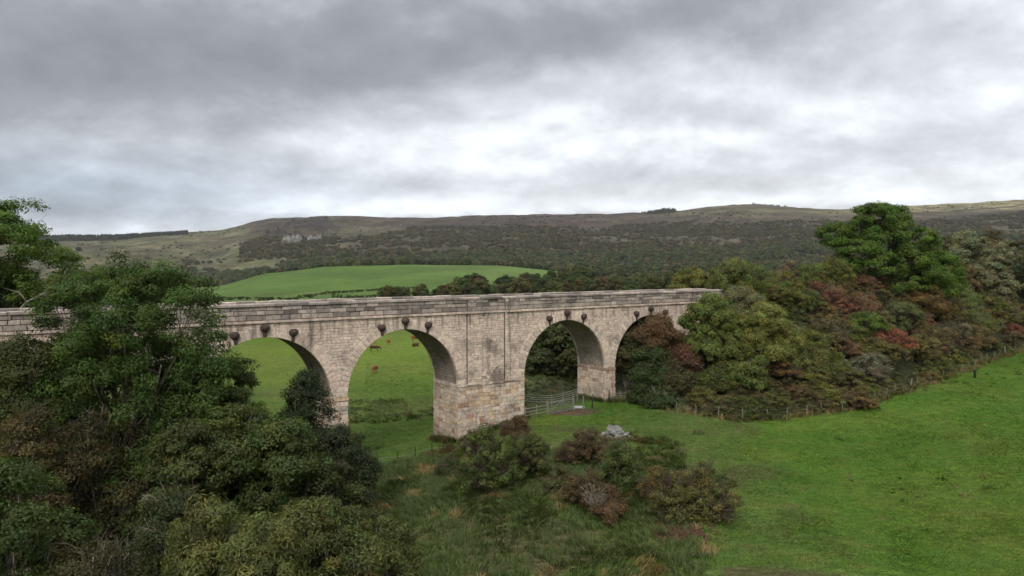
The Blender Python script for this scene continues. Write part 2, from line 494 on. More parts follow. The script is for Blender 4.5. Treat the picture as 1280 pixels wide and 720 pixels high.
def cover(X, Y):
    """albedo of what grows there"""
    n = len(X); R = np.hypot(X, Y); px = px_of(X, Y)
    C = np.zeros((n, 3)); C[:] = (.058, .114, .011)
    def mix(mask, col):
        mk = np.clip(mask, 0, 1)[:, None]; C[:] = C * (1 - mk) + np.array(col) * mk
    nz = fbm(X * .09, Y * .09, 77, 4); nz2 = fbm(X * .03, Y * .03, 78, 4)
    mix(sstep(.45, .62, nz) * .5, (.088, .118, .016))
    # rough ground left of the mown field
    rough = sstep(24, 14, X - (Y - 45) * .12 + (nz - .5) * 8) * sstep(80, 68, Y - .45 * X + (nz - .5) * 8)
    mix(rough * .8, (.062, .088, .022))
    mix(rough * sstep(.5, .6, nz2) * .7, (.13, .115, .05))
    mix(rough * sstep(.52, .62, fbm(X * .2, Y * .2, 79, 3)) * .6, (.075, .05, .03))
    # meadow seen through the arches
    back = sstep(90, 130, Y) * sstep(10, -20, X)
    mix(back * .9, (.095, .138, .013))
    mix(back * sstep(.5, .65, nz2) * .4, (.095, .125, .03))
    b2 = sstep(-2, 3, local(X, Y)[1]) * sstep(128, 98, Y + (nz - .5) * 20) * sstep(8, 0, X)
    mix(b2 * .6, (.066, .10, .018)); mix(b2 * sstep(.52, .72, nz) * .45, (.09, .08, .035))
    # behind the right arches: rough grass
    mix(sstep(0, 3, local(X, Y)[1]) * sstep(-2, 6, X) * sstep(170, 120, Y), (.055, .056, .026))
    # embankment
    s, q = local(X, Y)
    emb = (np.asarray(ground(X, Y)) - natural(X, Y)) > .25
    mix(emb.astype(float), (.038, .040, .020))
    # bare earth at the gate and the fence foot
    for (cx, cy, rx, ry, a) in ((6.4, 81.2, 3.0, 1.6, .95), (11, 55, 1.8, 1.2, .85), (23, 82.5, 6, 1.5, .6)):
        d = np.hypot((X - cx) / rx, (Y - cy) / ry) + (nz - .5) * 1.2
        mix(sstep(1.15, .75, d) * a, (.10, .062, .042) if cy > 60 else (.115, .04, .032))
    # far pasture
    t = sstep(300, 340, R)
    fieldm = sstep(320, 350, R) * sstep(735, 715, Y) * sstep(230, 250, px) * sstep(720, 690, px)
    mix(t, (.06, .075, .03))
    mix(fieldm, (.064, .110, .020)); mix(fieldm * sstep(.45, .6, fbm(X * .012, Y * .03, 71, 4)) * .5, (.078, .112, .026)); mix(fieldm * sstep(.55, .65, fbm(X * .05, Y * .02, 72, 3)) * .35, (.05, .085, .018))
    mix(fieldm * sstep(560, 640, px + (Y - 500) * .3) * .7, (.085, .13, .03))
    mix(fieldm * sstep(395, 375, Y) * .5, (.085, .12, .035))
    # moor
    mz = fbm(X * .006, Y * .006, 90, 5); mz2 = fbm(X * .02, Y * .02, 91, 4)
    moor = sstep(1150, 1300, R)
    mix(moor, (.072, .062, .036))
    left = moor * sstep(420, 320, px + (mz - .5) * 160)
    mix(left, (.085, .085, .040)); mix(left * sstep(.46, .58, mz) * .75, (.072, .055, .034)); mix(left * sstep(.50, .58, mz2) * .6, (.155, .14, .075)); mix(left * sstep(.5, .56, fbm(X * .011, Y * .03, 95, 4)) * .5, (.055, .05, .03))
    heath = sstep(2100, 2350, Y + (mz - .5) * 500) * sstep(290, 350, px)
    mix(heath, (.058, .036, .028))
    mix(heath * sstep(460, 400, px) * sstep(2050, 2250, Y), (.034, .022, .018))
    mix(heath * sstep(.5, .58, mz2) * .6, (.105, .092, .05)); mix(heath * sstep(.5, .56, fbm(X * .004, Y * .014, 96, 5)) * .7, (.035, .030, .022))
    rtop = sstep(2300, 2650, Y + (mz - .5) * 700) * sstep(790, 980, px)
    mix(rtop, (.12, .11, .052)); mix(rtop * sstep(.5, .56, fbm(X * .005, Y * .016, 97, 5)) * .7, (.045, .038, .025)); mix(rtop * sstep(.52, .64, mz) * .5, (.07, .05, .035))
    rr = sstep(2450, 2700, Y) * sstep(1020, 1150, px)
    mix(rr, (.21, .185, .09)); mix(rr * sstep(.5, .58, mz2) * .5, (.08, .065, .04))
    return C

def build_ground():
    a1 = np.radians(np.arange(-46, 47.01, .17)); a2 = np.radians(np.arange(53, 314, 6))
    ang = np.concatenate([a1, a2]); nA = len(ang)
    r = [8.0]
    while r[-1] < 4600: r.append(r[-1] * 1.0105 + .05)
    r = np.array(r)
    def sheet(name, r, closed_centre, mat):
        A, R = np.meshgrid(ang, r); X = (R * np.sin(A)).ravel(); Y = (R * np.cos(A)).ravel()
        Z = ground(X, Y)
        V = np.stack([X, Y, Z], 1); nR = len(r)
        i, j = np.meshgrid(np.arange(nR - 1), np.arange(nA), indexing='ij')
        j2 = (j + 1) % nA
        Q = np.stack([i * nA + j, (i + 1) * nA + j, (i + 1) * nA + j2, i * nA + j2], -1).reshape(-1, 4)[:, ::-1]
        FS = [Q]
        if closed_centre:
            V = np.concatenate([V, [[0, 0, gz(0, 8)]]]); c = len(V) - 1
            k = np.arange(nA); FS.append(np.stack([np.full(nA, c), k, (k + 1) % nA], 1)[:, ::-1])
        o = np_mesh(name, V, FS, mat, smooth=True)
        cc = cover(V[:, 0], V[:, 1])
        a = o.data.attributes.new('cover', 'FLOAT_COLOR', 'POINT')
        t = np.ones((len(V), 4), np.float32); t[:, :3] = cc; a.data.foreach_set('color', t.ravel())
        return o
    k = int(np.argmax(r > 760))
    tag(sheet('ground', r[:k + 1], True, ground_material()), kind='structure')
    tag(sheet('hills', r[k:], False, hill_material()), kind='structure')
build_ground()

# ------------------------------------------------------------------ viaduct
W = 4.9; ZS = 6.67; ZT = 13.9; RA = 6.0
ARCH = [-21.1, -7.55, 6.0, 26.4, 39.95]
PIL = [(-30.9, -29.0), (13.04, 14.9), (17.76, 19.65), (47.6, 49.4), (51.1, 52.9)]
rng = random.Random(5)

def tint_body():
    r = rng.random(); b = rng.uniform(.88, 1.10)
    c = (.425, .334, .272) if r < .60 else (.39, .32, .262) if r < .78 else (.45, .367, .285) if r < .95 else (.32, .265, .22)
    return tuple(v * b for v in c)
def tint_low():
    r = rng.random(); b = rng.uniform(.78, 1.12)
    c = (.40, .32, .25) if r < .58 else (.39, .285, .19) if r < .74 else (.36, .31, .26) if r < .92 else (.25, .165, .12)
    return tuple(v * b for v in c)
def tint_para():
    r = rng.random(); b = rng.uniform(.7, 1.12)
    c = (.235, .20, .172) if r < .5 else (.31, .258, .215) if r < .8 else (.145, .125, .11)
    return tuple(v * b for v in c)

def block(mb, fr, u0, u1, v0, v1, proud, t, ch=.022, base=.0, g=.007):
    """one dressed stone: fr maps (u, v, outward) to local space"""
    u0 += g; u1 -= g; v0 += g; v1 -= g
    if u1 - u0 < .06: return
    c = min(ch, (u1 - u0) * .3, (v1 - v0) * .3)
    j = lambda: rng.uniform(-.006, .006)
    V = [fr(u0, v0, base), fr(u1, v0, base), fr(u1, v1, base), fr(u0, v1, base)]
    V += [fr(u0 + c, v0 + c, proud + j()), fr(u1 - c, v0 + c, proud + j()), fr(u1 - c, v1 - c, proud + j()), fr(u0 + c, v1 - c, proud + j())]
    mb.add(V, [(4,5,6,7),(0,1,5,4),(1,2,6,5),(2,3,7,6),(3,0,4,7)], t)

def courses(mb, fr, spans_of, v0, v1, h, l0, l1, tint, proud=(.012, .045), base=0.0, g=.007):
    n = max(1, round((v1 - v0) / h)); v = v0
    hs = [rng.uniform(.82, 1.18) for _ in range(n)]; k = (v1 - v0) / sum(hs)
    for hh in hs:
        hh *= k
        for (a, b) in spans_of(v, v + hh):
            u = a
            first = rng.uniform(.3, 1)
            while u < b - .02:
                L = rng.uniform(l0, l1) * first; first = 1
                e = u + L
                if b - e < l0 * .5: e = b
                block(mb, fr, u, e, v, v + hh, rng.uniform(*proud), tint(), base=base, g=g)
                u = e
        v += hh

def build_viaduct():
    via = empty('viaduct', (X0, Y0, 0), ROTZ, 'pale sandstone railway viaduct with tall round arches crossing the green valley', 'viaduct')
    SA, SB = -46.0, 66.0
    # --- core: spandrels and barrels as one shell
    cols = [SA]
    for c in ARCH:
        cols += [c - RA * math.cos(PI * k / 40) for k in range(41)]
    cols.append(SB)
    def zb(s):
        for c in ARCH:
            if abs(s - c) < RA - 1e-6: return ZS + math.sqrt(RA * RA - (s - c) ** 2)
        return ZS
    core = MB()
    for a, b in zip(cols[:-1], cols[1:]):
        za, zbb = zb(a), zb(b)
        solid = not any(abs((a + b) / 2 - c) < RA for c in ARCH)
        if solid and (a == SA or b == SB): za = zbb = -2
        for q, flip in ((0.02, False), (W - .02, True)):
            V = [(a, q, za), (b, q, zbb), (b, q, ZT), (a, q, ZT)]
            core.add(V, [(0, 1, 2, 3)] if not flip else [(3, 2, 1, 0)], (.22, .185, .155), [[(a, za), (b, zbb), (b, ZT), (a, ZT)][::(-1 if flip else 1)]])
    core.build('spandrel_wall', M_STONE, via, uv=True)
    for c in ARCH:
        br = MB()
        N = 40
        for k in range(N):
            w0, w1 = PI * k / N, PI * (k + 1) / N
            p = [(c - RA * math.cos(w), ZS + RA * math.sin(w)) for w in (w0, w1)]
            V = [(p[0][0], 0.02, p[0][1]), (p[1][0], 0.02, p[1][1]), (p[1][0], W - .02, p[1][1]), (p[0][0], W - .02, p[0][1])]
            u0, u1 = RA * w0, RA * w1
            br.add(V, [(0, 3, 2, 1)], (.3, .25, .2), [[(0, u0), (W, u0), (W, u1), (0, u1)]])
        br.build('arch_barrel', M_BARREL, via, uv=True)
    # --- dressed face stones
    frF = lambda u, v, o: (u, -o, v)
    frB = lambda u, v, o: (u, W + o, v)
    def spans(lo, hi, z0, cut=6.55):
        out = [(lo, hi)]
        for c in ARCH:
            dz = z0 - ZS
            if dz < cut:
                h = math.sqrt(cut * cut - max(0, dz) ** 2)
                nw = []
                for a, b in out:
                    if c + h <= a or c - h >= b: nw.append((a, b)); continue
                    if c - h > a: nw.append((a, c - h))
                    if c + h < b: nw.append((c + h, b))
                out = nw
        return out
    free = []
    prev = SA
    for a, b in PIL: free.append((prev, a)); prev = b + .0
    free.append((prev, SB))
    fm = MB()
    for lo, hi in free:
        courses(fm, frF, lambda z0, z1, lo=lo, hi=hi: spans(lo, hi, z0), ZS + .02, ZT, .27, .4, .9, tint_body)
        if lo == SA or hi == SB:
            e = ARCH[0] - RA if lo == SA else ARCH[-1] + RA
            rngs = (lo, min(hi, e)) if lo == SA else (max(lo, e), hi)
            if rngs[1] > rngs[0]: courses(fm, frF, lambda z0, z1: [rngs], -1, ZS + .02, .36, .5, 1.1, tint_low)
    fm.build('face_stones', M_STONE, via)
    bm_ = MB(); courses(bm_, frB, lambda z0, z1: spans(SA, SB, z0), ZS + .02, ZT, .62, .9, 1.9, tint_body, base=0.0)
    bm_.build('face_stones', M_STONE, via)
    # --- pilasters
    for a, b in PIL:
        p = MB(); top = ZT; d = .14
        zbot = ZS - .2 if 12 < a < 20 else 0
        p.box((a + .05, -d, zbot), (b - .05, .02, top), (.10, .085, .075))
        courses(p, lambda u, v, o: (u, -d - o, v), lambda z0, z1: [(a + .05, b - .03)], zbot, top, .27, .4, .85, tint_body)
        # return facing the camera side, its shadow painted in as a dark tint
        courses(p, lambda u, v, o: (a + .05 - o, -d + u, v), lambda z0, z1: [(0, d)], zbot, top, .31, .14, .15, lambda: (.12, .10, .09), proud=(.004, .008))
        p.build('pilaster', M_STONE, via)
    # --- voussoir rings
    for c in ARCH:
        for front in (True, False):
            mb = MB(); N = 41
            for k in range(N):
                w0 = PI * k / N + .0015; w1 = PI * (k + 1) / N - .0015
                ro = (7.08 if k % 2 else 6.86) + rng.uniform(-.04, .12)
                ri = 5.975
                pr = rng.uniform(.055, .085); t = tint_body(); ch = .03
                def pt(r_, w, q): return (c - r_ * math.cos(w), q, ZS + r_ * math.sin(w))
                f = -1 if front else 1; q0 = 0.3 if front else W - .3; qf = -pr if front else W + pr; qc = qf + ch * (1 if front else -1)
                dw = ch / 6.5
                V = [pt(ri, w0, q0), pt(ri, w1, q0), pt(ro, w1, q0), pt(ro, w0, q0),
                     pt(ri, w0, qc), pt(ri, w1, qc), pt(ro, w1, qc), pt(ro, w0, qc),
                     pt(ri + ch, w0 + dw, qf), pt(ri + ch, w1 - dw, qf), pt(ro - ch, w1 - dw, qf), pt(ro - ch, w0 + dw, qf)]
                Fa = [(8,9,10,11),(4,5,9,8),(5,6,10,9),(6,7,11,10),(7,4,8,11),(0,1,5,4),(1,2,6,5),(2,3,7,6),(3,0,4,7)]
                mb.add(V, Fa, t)
            mb.build('arch_ring', M_STONE, via)
    # --- corbels, three over every arch
    for c in ARCH:
        for dx in (-2.45, 0, 2.45):
            r0 = 6.05; a0 = math.atan2(dx, 6.4)
            s = c + dx; zi = ZS + math.sqrt(36 - dx * dx)
            mb = MB()
            prof = [(-.02, .13, .13), (.12, .15, .14), (.40, .17, .16), (.48, .24, .24), (.58, .36, .36), (.74, .42, .43), (.90, .41, .42), (1.02, .32, .36), (1.10, .17, .22)]
            n = 12; V = []; Fa = []
            for (h, rx, ry) in prof:
                for k in range(n + 1):
                    w = PI * k / n
                    V.append((s + rx * math.cos(w) + dx * .04 * h, -.05 - ry * math.sin(w), zi + .03 + h))
            for i in range(len(prof) - 1):
                for k in range(n):
                    a = i * (n + 1) + k; Fa.append((a, a + n + 1, a + n + 2, a + 1))
            Fa.append(tuple((len(prof) - 1) * (n + 1) + k for k in range(n + 1)))
            Fa.append(tuple(range(n + 1))[::-1])
            mb.add(V, Fa); mb.build('corbel', M_IRON, via, smooth=False)
    # --- piers
    piers = [(-15.1, -13.55), (-1.55, 0.0), (12.0, 20.4), (32.4, 33.95)]
    ends = [(-33.0, -27.1), (45.95, 56.0)]
    for (a, b) in piers + ends:
        p = MB(); o = .05; zt = ZS
        p.box((a - o + .03, -o + .03, -3), (b + o - .03, W + o - .03, zt - .005), (.14, .115, .095))
        z0 = -2.5
        courses(p, lambda u, v, w: (u, -o + .03 - w, v), lambda x, y: [(a - o, b + o)], z0, zt, .40, .5, 1.0, tint_low, proud=(.02, .075))
        courses(p, lambda u, v, w: (u, W + o - .03 + w, v), lambda x, y: [(a - o, b + o)], z0, zt, .40, .5, 1.0, tint_low, proud=(.02, .075))
        courses(p, lambda u, v, w: (a - o + .03 - w, u, v), lambda x, y: [(-o, W + o)], z0, zt, .40, .5, 1.1, tint_low, proud=(.02, .075))
        courses(p, lambda u, v, w: (b + o - .03 + w, u, v), lambda x, y: [(-o, W + o)], z0, zt, .40, .5, 1.1, tint_low, proud=(.02, .075))
        pier = p.build('pier' if b - a < 5.5 or b < 21 else 'abutment', M_STONE, via)
        im = MB()                                                    # impost course
        n = max(1, int((b - a) / 1.2)); 
        for k in range(n):
            u0 = a - .09 + (b - a + .18) * k / n; u1 = a - .09 + (b - a + .18) * (k + 1) / n
            im.box((u0 + .006, -.10 - rng.uniform(0, .015), zt - .30), (u1 - .006, W + .1, zt - .02), tint_low())
        im.build('impost', M_STONE, pier)
    # --- parapets (front and back), string course and coping, stone by stone
    for side in (0, 1):
        sg = -1 if side == 0 else 1; y0 = 0.0 if side == 0 else W
        par = MB()
        a_, b_ = sorted((y0 - sg * -.02 * 0 + sg * .02, y0 - sg * .42))
        par.box((SA, a_, ZT + .21), (SB, b_, 15.38), (.09, .078, .068))
        fr = (lambda u, v, o, y0=y0, sg=sg: (u, y0 + sg * (.02 + o), v))
        courses(par, fr, lambda z0, z1: [(SA, SB)], ZT + .24, 15.34, .37, .7, 1.9, tint_para, proud=(.03, .13), g=.02)
        inn = (lambda u, v, o, y0=y0, sg=sg: (u, y0 - sg * (.42 + o), v))
        courses(par, inn, lambda z0, z1: [(SA, SB)], ZT + .24, 15.34, .37, .9, 2.2, tint_para, proud=(.02, .05))
        if side == 0:
            for a, b in PIL:
                a2, b2 = a + .02, b
                par.box((a2, -.24, ZT + .22), (b2, -.03, 15.34), (.09, .08, .07))
                courses(par, lambda u, v, o: (u, -.24 - o, v), lambda z0, z1: [(a2, b2)], ZT + .24, 15.33, .37, .6, 1.3, tint_para, proud=(.01, .05), g=.018)
        pobj = par.build('parapet', M_STONE, via)
        st = MB(); u = SA
        while u < SB:
            L = rng.uniform(.9, 1.5); pr = .17 + rng.uniform(-.01, .015)
            if side == 0 and any(a - .1 < u + L / 2 < b + .1 for a, b in PIL): pr += .16
            lo, hi = sorted((y0 + sg * pr, y0 - sg * .3))
            st.box((u + .005, lo, ZT + rng.uniform(-.008, .008)), (u + L - .005, hi, ZT + .21), tuple(v * .95 for v in tint_body()))
            u += L
        st.build('string_course', M_STONE, pobj)
        cp = MB(); u = SA
        while u < SB:
            L = rng.uniform(1.0, 1.9); pr = .20 + rng.uniform(-.03, .03); dz = rng.uniform(-.035, .03)
            if side == 0 and any(a - .1 < u + L / 2 < b + .1 for a, b in PIL): pr += .13
            lo, hi = sorted((y0 + sg * pr, y0 - sg * .56))
            z0 = 15.345 + dz * .2; z1 = 15.58 + dz; c = .05
            tl = rng.uniform(-.015, .015)
            V = [(u+.008,lo,z0),(u+L-.008,lo,z0),(u+L-.008,hi,z0),(u+.008,hi,z0),
                 (u+.008,lo,z1-c),(u+L-.008,lo,z1-c+tl),(u+L-.008,hi,z1-c+tl),(u+.008,hi,z1-c),
                 (u+.03,lo+c,z1),(u+L-.03,lo+c,z1+tl),(u+L-.03,hi-c,z1+tl),(u+.03,hi-c,z1)]
            kk = rng.uniform(.9, 1.25); t = tuple(v * kk for v in tint_para())
            cp.add(V, [(0,3,2,1),(0,1,5,4),(1,2,6,5),(2,3,7,6),(3,0,4,7),(4,5,9,8),(5,6,10,9),(6,7,11,10),(7,4,8,11),(8,9,10,11)], t)
            u += L
        cp.build('coping', M_STONE, pobj)
    # overgrown trackbed
    dk = MB(); n = 110
    Vd = []; Fd = []
    for i in range(n + 1):
        s = SA + (SB - SA) * i / n
        for j in range(5): Vd.append((s, .44 + (W - .88) * j / 4, 14.32 + rng.uniform(-.05, .06)))
    for i in range(n):
        for j in range(4): Fd.append((i * 5 + j, (i + 1) * 5 + j, (i + 1) * 5 + j + 1, i * 5 + j + 1))
    dk.add(Vd, Fd)
    dk.build('trackbed', simple_noise_mat('overgrown_ballast', (.05, .07, .025), (.10, .085, .06), 1.5, .95, .03), via)
build_viaduct()

# ------------------------------------------------------------------ vegetation builders
def unit(rs, n):
    v = rs.normal(size=(n, 3)); return v / np.linalg.norm(v, axis=1)[:, None]

def leaves(rs, lobes, n_clump, clump_r, per, ll, lw, flat=.75, shell=.72, hue=(1, 1, 1), low=-.45, cvar=.42, sharp=False):
    """leaf-shaped quads in clumps spread over overlapping lobes -> V, F, tint"""
    L = np.array([[*c, *r] for c, r in lobes], float)
    wgt = (L[:, 3] * L[:, 4] * L[:, 5]) ** (2 / 3); wgt /= wgt.sum()
    li = rs.choice(len(L), n_clump, p=wgt)
    d = unit(rs, n_clump); d[:, 2] = np.where(d[:, 2] < low, -d[:, 2] * .7, d[:, 2])
    rad = shell + (1.02 - shell) * rs.random(n_clump) ** .7
    cc = L[li, :3] + d * L[li, 3:6] * rad[:, None]
    cr = clump_r * rs.uniform(.55, 1.35, n_clump)
    ct = 1 + cvar * (rs.random(n_clump) - .5) * 2 * .8
    chue = rs.normal(0, .10, n_clump)
    k = np.repeat(np.arange(n_clump), per)
    n = len(k)
    o = unit(rs, n); rr = rs.random(n) ** .45
    off = o * rr[:, None] * cr[k][:, None]; off[:, 2] *= flat
    P = cc[k] + off
    nr = o * .75 + d[k] * .55 + unit(rs, n) * .75; nr[:, 2] += .35
    nr /= np.linalg.norm(nr, axis=1)[:, None]
    t = np.cross(nr, unit(rs, n)); t /= np.maximum(np.linalg.norm(t, axis=1), 1e-4)[:, None]
    b = np.cross(nr, t)
    s = rs.uniform(.6, 1.3, n)
    a = t * (ll * s / 2)[:, None]; w = b * (lw * s / 2)[:, None]
    fold = nr * (lw * .25 * s)[:, None]
    V = np.stack([P - a, P + w * 1.0 + fold - a * .1, P + a, P - w + fold - a * .1], 1).reshape(-1, 3)
    Fq = np.arange(n * 4).reshape(-1, 4)
    lt = rs.uniform(.72, 1.28, n) * ct[k]
    T = np.stack([lt * (1 + chue[k] + rs.normal(0, .05, n)) * hue[0], lt * hue[1], lt * (1 - chue[k] * .5) * hue[2]], 1)
    return V, Fq, np.clip(T, .1, 3)

def crown_lobes(rs, H, hb, R, n, shape='round'):
    lobes = []
    for i in range(n):
        f = (i + .5) / n                                   # height fraction
        z = hb + (H - hb) * ((.05 if shape == 'bush' else .12) + (.80 if shape != 'bush' else .83) * f)
        if shape == 'cone': prof = (1 - f) ** .7 * .9 + .14
        elif shape == 'wide': prof = math.sqrt(max(0, 1 - (f * 1.0) ** 2.2)) 
        elif shape == 'bush': prof = math.sqrt(max(0, 1 - f ** 2)) 
        else: prof = math.sin(PI * (.18 + .74 * f)) ** .8
        a = i * 2.39996 + rs.uniform(-.5, .5)
        rr = R * prof * (rs.uniform(.1, .42) if shape == 'cone' else rs.uniform(.35, .68)) * (0 if (n > 4 and i == n - 1) else 1)
        lr = R * rs.uniform(.30, .46) * (.55 + .6 * prof) if shape != 'cone' else R * .5 * (.3 + .8 * prof)
        lobes.append(((rr * math.cos(a), rr * math.sin(a), z), (lr, lr, lr * rs.uniform(.62, .9))))
    return lobes

def sprawl_lobes(rs, H, R, n):
    lobes = []; side = rs.uniform(0, 2 * PI)
    for i in range(n):
        f = math.sqrt((i + .5) / n); a = i * 2.39996 + rs.uniform(-.7, .7)
        wob = 1 + .28 * math.sin(a * 2 + side)
        r = R * f * .86 * wob; h = H * (1 - .58 * f * f) * rs.uniform(.55, 1.06) * (1 + .15 * math.cos(a - side))
        lr = R * rs.uniform(.20, .36); lz = lr * rs.uniform(.7, 1.0); z = max(lz * .45, h - lz)
        lobes.append(((r * math.cos(a), r * math.sin(a), z), (lr, lr * rs.uniform(.8, 1.2), lz)))
        if z > lz * 1.6: lobes.append(((r * math.cos(a), r * math.sin(a), z * .45), (lr * 1.1, lr * 1.1, z * .45)))
    return lobes

def limbs(rs, lobes, H, r0, mb, twigs=3, base=(0, 0, 0), multi=False, mid=.35):
    """tapered trunk, a limb into every lobe, twigs inside it"""
    b = Vector(base); zt = max(c[2] for c, _ in lobes)
    if not multi:
        pts = [b + Vector((0, 0, -.4))]
        for k in range(1, 7):
            f = k / 6; pts.append(b + Vector((math.sin(f * 3 + r0 * 9) * .03 * zt * f, math.cos(f * 2.3) * .02 * zt * f, zt * .88 * f)))
        mb.tube(pts, [r0 * 1.35] + [r0 * (1 - .85 * k / 6) + .01 for k in range(1, 7)], 8)
    for c, r in lobes:
        c = Vector(c)
        if multi: p0 = b + Vector((rs.uniform(-.3, .3) * H * .15, rs.uniform(-.3, .3) * H * .15, -.2)); rr = r0 * .5
        else:
            f = min(.85, max(.18, (c.z / zt) * rs.uniform(.35, .7))); i = f * 6; k = int(i)
            p0 = pts[k].lerp(pts[min(6, k + 1)], i - k); rr = r0 * (1 - .8 * f) * .55
        mdl = p0.lerp(c, .5) + Vector((0, 0, -.08 * (c - p0).length))
        mb.tube([p0, p0.lerp(mdl, .5), mdl, mdl.lerp(c, .55) + Vector(rs.uniform(-.1, .1, 3)), c], [rr, rr * .8, rr * .6, rr * .42, rr * .25], 6)
        for _ in range(twigs):
            d = unit(rs, 1)[0]; d[2] = abs(d[2]) * .7 + .1
            e = c + Vector((d[0] * r[0], d[1] * r[1], d[2] * r[2])) * rs.uniform(.8, 1.05)
            q = mdl.lerp(c, rs.uniform(.3, 1))
            mb.tube([q, q.lerp(e, .5) + Vector(rs.uniform(-.15, .15, 3)), e], [rr * .28, rr * .16, .012], 4)

def plant(name, cat, seed, H, R, hb=.25, n_lobes=9, shape='round', n_clump=120, clump_r=.7, per=120, ll=.3, lw=.16,
          trunk=.25, twigs=3, color=(.05, .08, .02), bark=None, multi=False, extra_twigs=0, tw_mat=None, tw_r=.014,
          flat=.75, cvar=.42, loc=(0, 0, 0), rz=0, label='', group=None, foliage_name='crown', stem_name='trunk', shell=.72, lobes=None, sy=1.0):
    rs = np.random.RandomState(seed)
    e = empty(name, loc, rz, label, cat, group)
    if lobes is None: lobes = sprawl_lobes(rs, H, R, n_lobes) if shape == 'sprawl' else crown_lobes(rs, H, H * hb, R, n_lobes, shape)
    V, Fq, T = leaves(rs, lobes, n_clump, clump_r, per, ll, lw, flat, shell, cvar=cvar)
    V[:, 1] *= sy
    V[:, 2] = np.maximum(V[:, 2], .03)
    cr = np_mesh(foliage_name, V, Fq, M_LEAF, e, T); cr.color = (*color, 1); cr['leafy'] = 1
    mb = MB(); limbs(rs, lobes, H, trunk, mb, twigs, multi=multi)
    if extra_twigs:
        tt = (.9, .85, .75) if tw_mat is M_TWIG else (.45, .38, .30)
        if bark is not None: tt = (1, 1, 1) if tw_mat is M_TWIG or bark is M_DTWIG else (.42, .38, .32)
        for _ in range(extra_twigs):
            c, r = lobes[rs.randint(len(lobes))]
            d = unit(rs, 1)[0]; d[2] = abs(d[2])
            p = Vector(c) + Vector((d[0] * r[0], d[1] * r[1], d[2] * r[2])) * .55
            dd = Vector(d) + Vector(rs.uniform(-.5, .5, 3)); dd.normalize(); L = rs.uniform(.5, 1.0) * clump_r * 2.0
            m = p + dd * L * .5 + Vector((0, 0, .08 * L)); root = Vector(c) * .8
            tv = rs.uniform(.7, 1.3); tw = tuple(v * tv for v in tt)
            mb.tube([root, p, m, p + dd * L + Vector((0, 0, -.05 * L))], [tw_r * 1.2, tw_r, tw_r * .75, tw_r * .4], 3, tw, cap=False)
            for _k in range(2):
                d3 = dd + Vector(rs.uniform(-.8, .8, 3)); mb.tube([m, m + d3.normalized() * L * .45], [tw_r * .6, tw_r * .35], 3, tw, cap=False)
    mb.build(stem_name, bark or M_BARK, e, smooth=True)
    e['leafs'] = 1
    return e

def put(px, Y, py_base=None, off=0.0):
    X, Y = at(px, Y); return (X, Y, gz(X, Y) + off)

# ------------------------------------------------------------------ near trees, lower left
GREEN = (.050, .088, .020); DARK = (.030, .052, .018); OLIVE = (.080, .098, .034); VDARK = (.018, .030, .014)
BROWN = (.085, .062, .036); RUST = (.125, .050, .032); YEL = (.115, .130, .025); GREY = (.125, .135, .095)
BRIGHT = (.066, .125, .020)

# tall ash hiding the left arch
x, y, z = put(161, 48)
ash_lobes = []
_r = np.random.RandomState(4)
for (lx, ly, lz, lr) in [(0, 0, 17.9, 2.3), (-2.9, .4, 17.4, 2.2), (2.6, -.3, 17.6, 2.2), (4.7, .2, 16.4, 2.1), (-4.8, 0, 15.9, 2.0), (5.4, .2, 14.0, 1.9), (1.0, -2.2, 15.4, 2.4),
                         (-1.8, -1.6, 13.8, 2.3), (3.4, -1.6, 13.0, 2.2), (5.0, .4, 12.2, 1.7), (-4.0, -.9, 12.0, 1.8), (.3, 1.8, 14.6, 2.3), (-2.8, -1.6, 10.0, 2.0),
                         (1.8, -2.4, 10.2, 2.1), (4.6, -1.0, 9.6, 1.9), (-.8, -2.8, 7.8, 1.9), (3.2, -2.2, 7.0, 1.9), (-4.2, -1.2, 8.2, 1.7), (.8, 1.2, 11.0, 2.3), (5.6,-.6,7.2,1.6), (-1.2, 0, 12.4, 2.6), (1.4, 0, 12.6, 2.6), (-3.6, 1.2, 13.6, 2.2), (3.6, 1.4, 11.2, 2.2), (-5.2, .4, 13.4, 1.6), (0, -1, 16.4, 2.4), (-1.8, 1.2, 9.0, 2.4), (1.6, 1, 8.6, 2.4), (-5.0, 0, 10.4, 1.7), (-1, -2.4, 12, 2.2), (-5.4, 0, 17.0, 1.3), (5.2, 0, 10.6, 2.0), (6.0, .3, 12.6, 1.5), (-5.6, -.6, 11.6, 1.6), (-5.4, -.6, 9.0, 1.7), (-3, -2, 6.6, 2.2), (0.5, -2.6, 6.0, 2.4)]:
    ash_lobes.append(((lx * .88 - .2, ly, lz), (lr * 1.02, lr * 1.1, lr * .95)))
plant('ash_tree', 'tree', 11, 19.6, 6, n_clump=860, clump_r=.80, per=170, ll=.22, lw=.09, trunk=.42, twigs=6, color=(.038, .070, .018),
      lobes=ash_lobes, flat=.72, shell=.5, loc=(x, y, z - .7), label='tall spreading ash tree with feathery leaves hiding the left arch of the viaduct', cvar=.5)

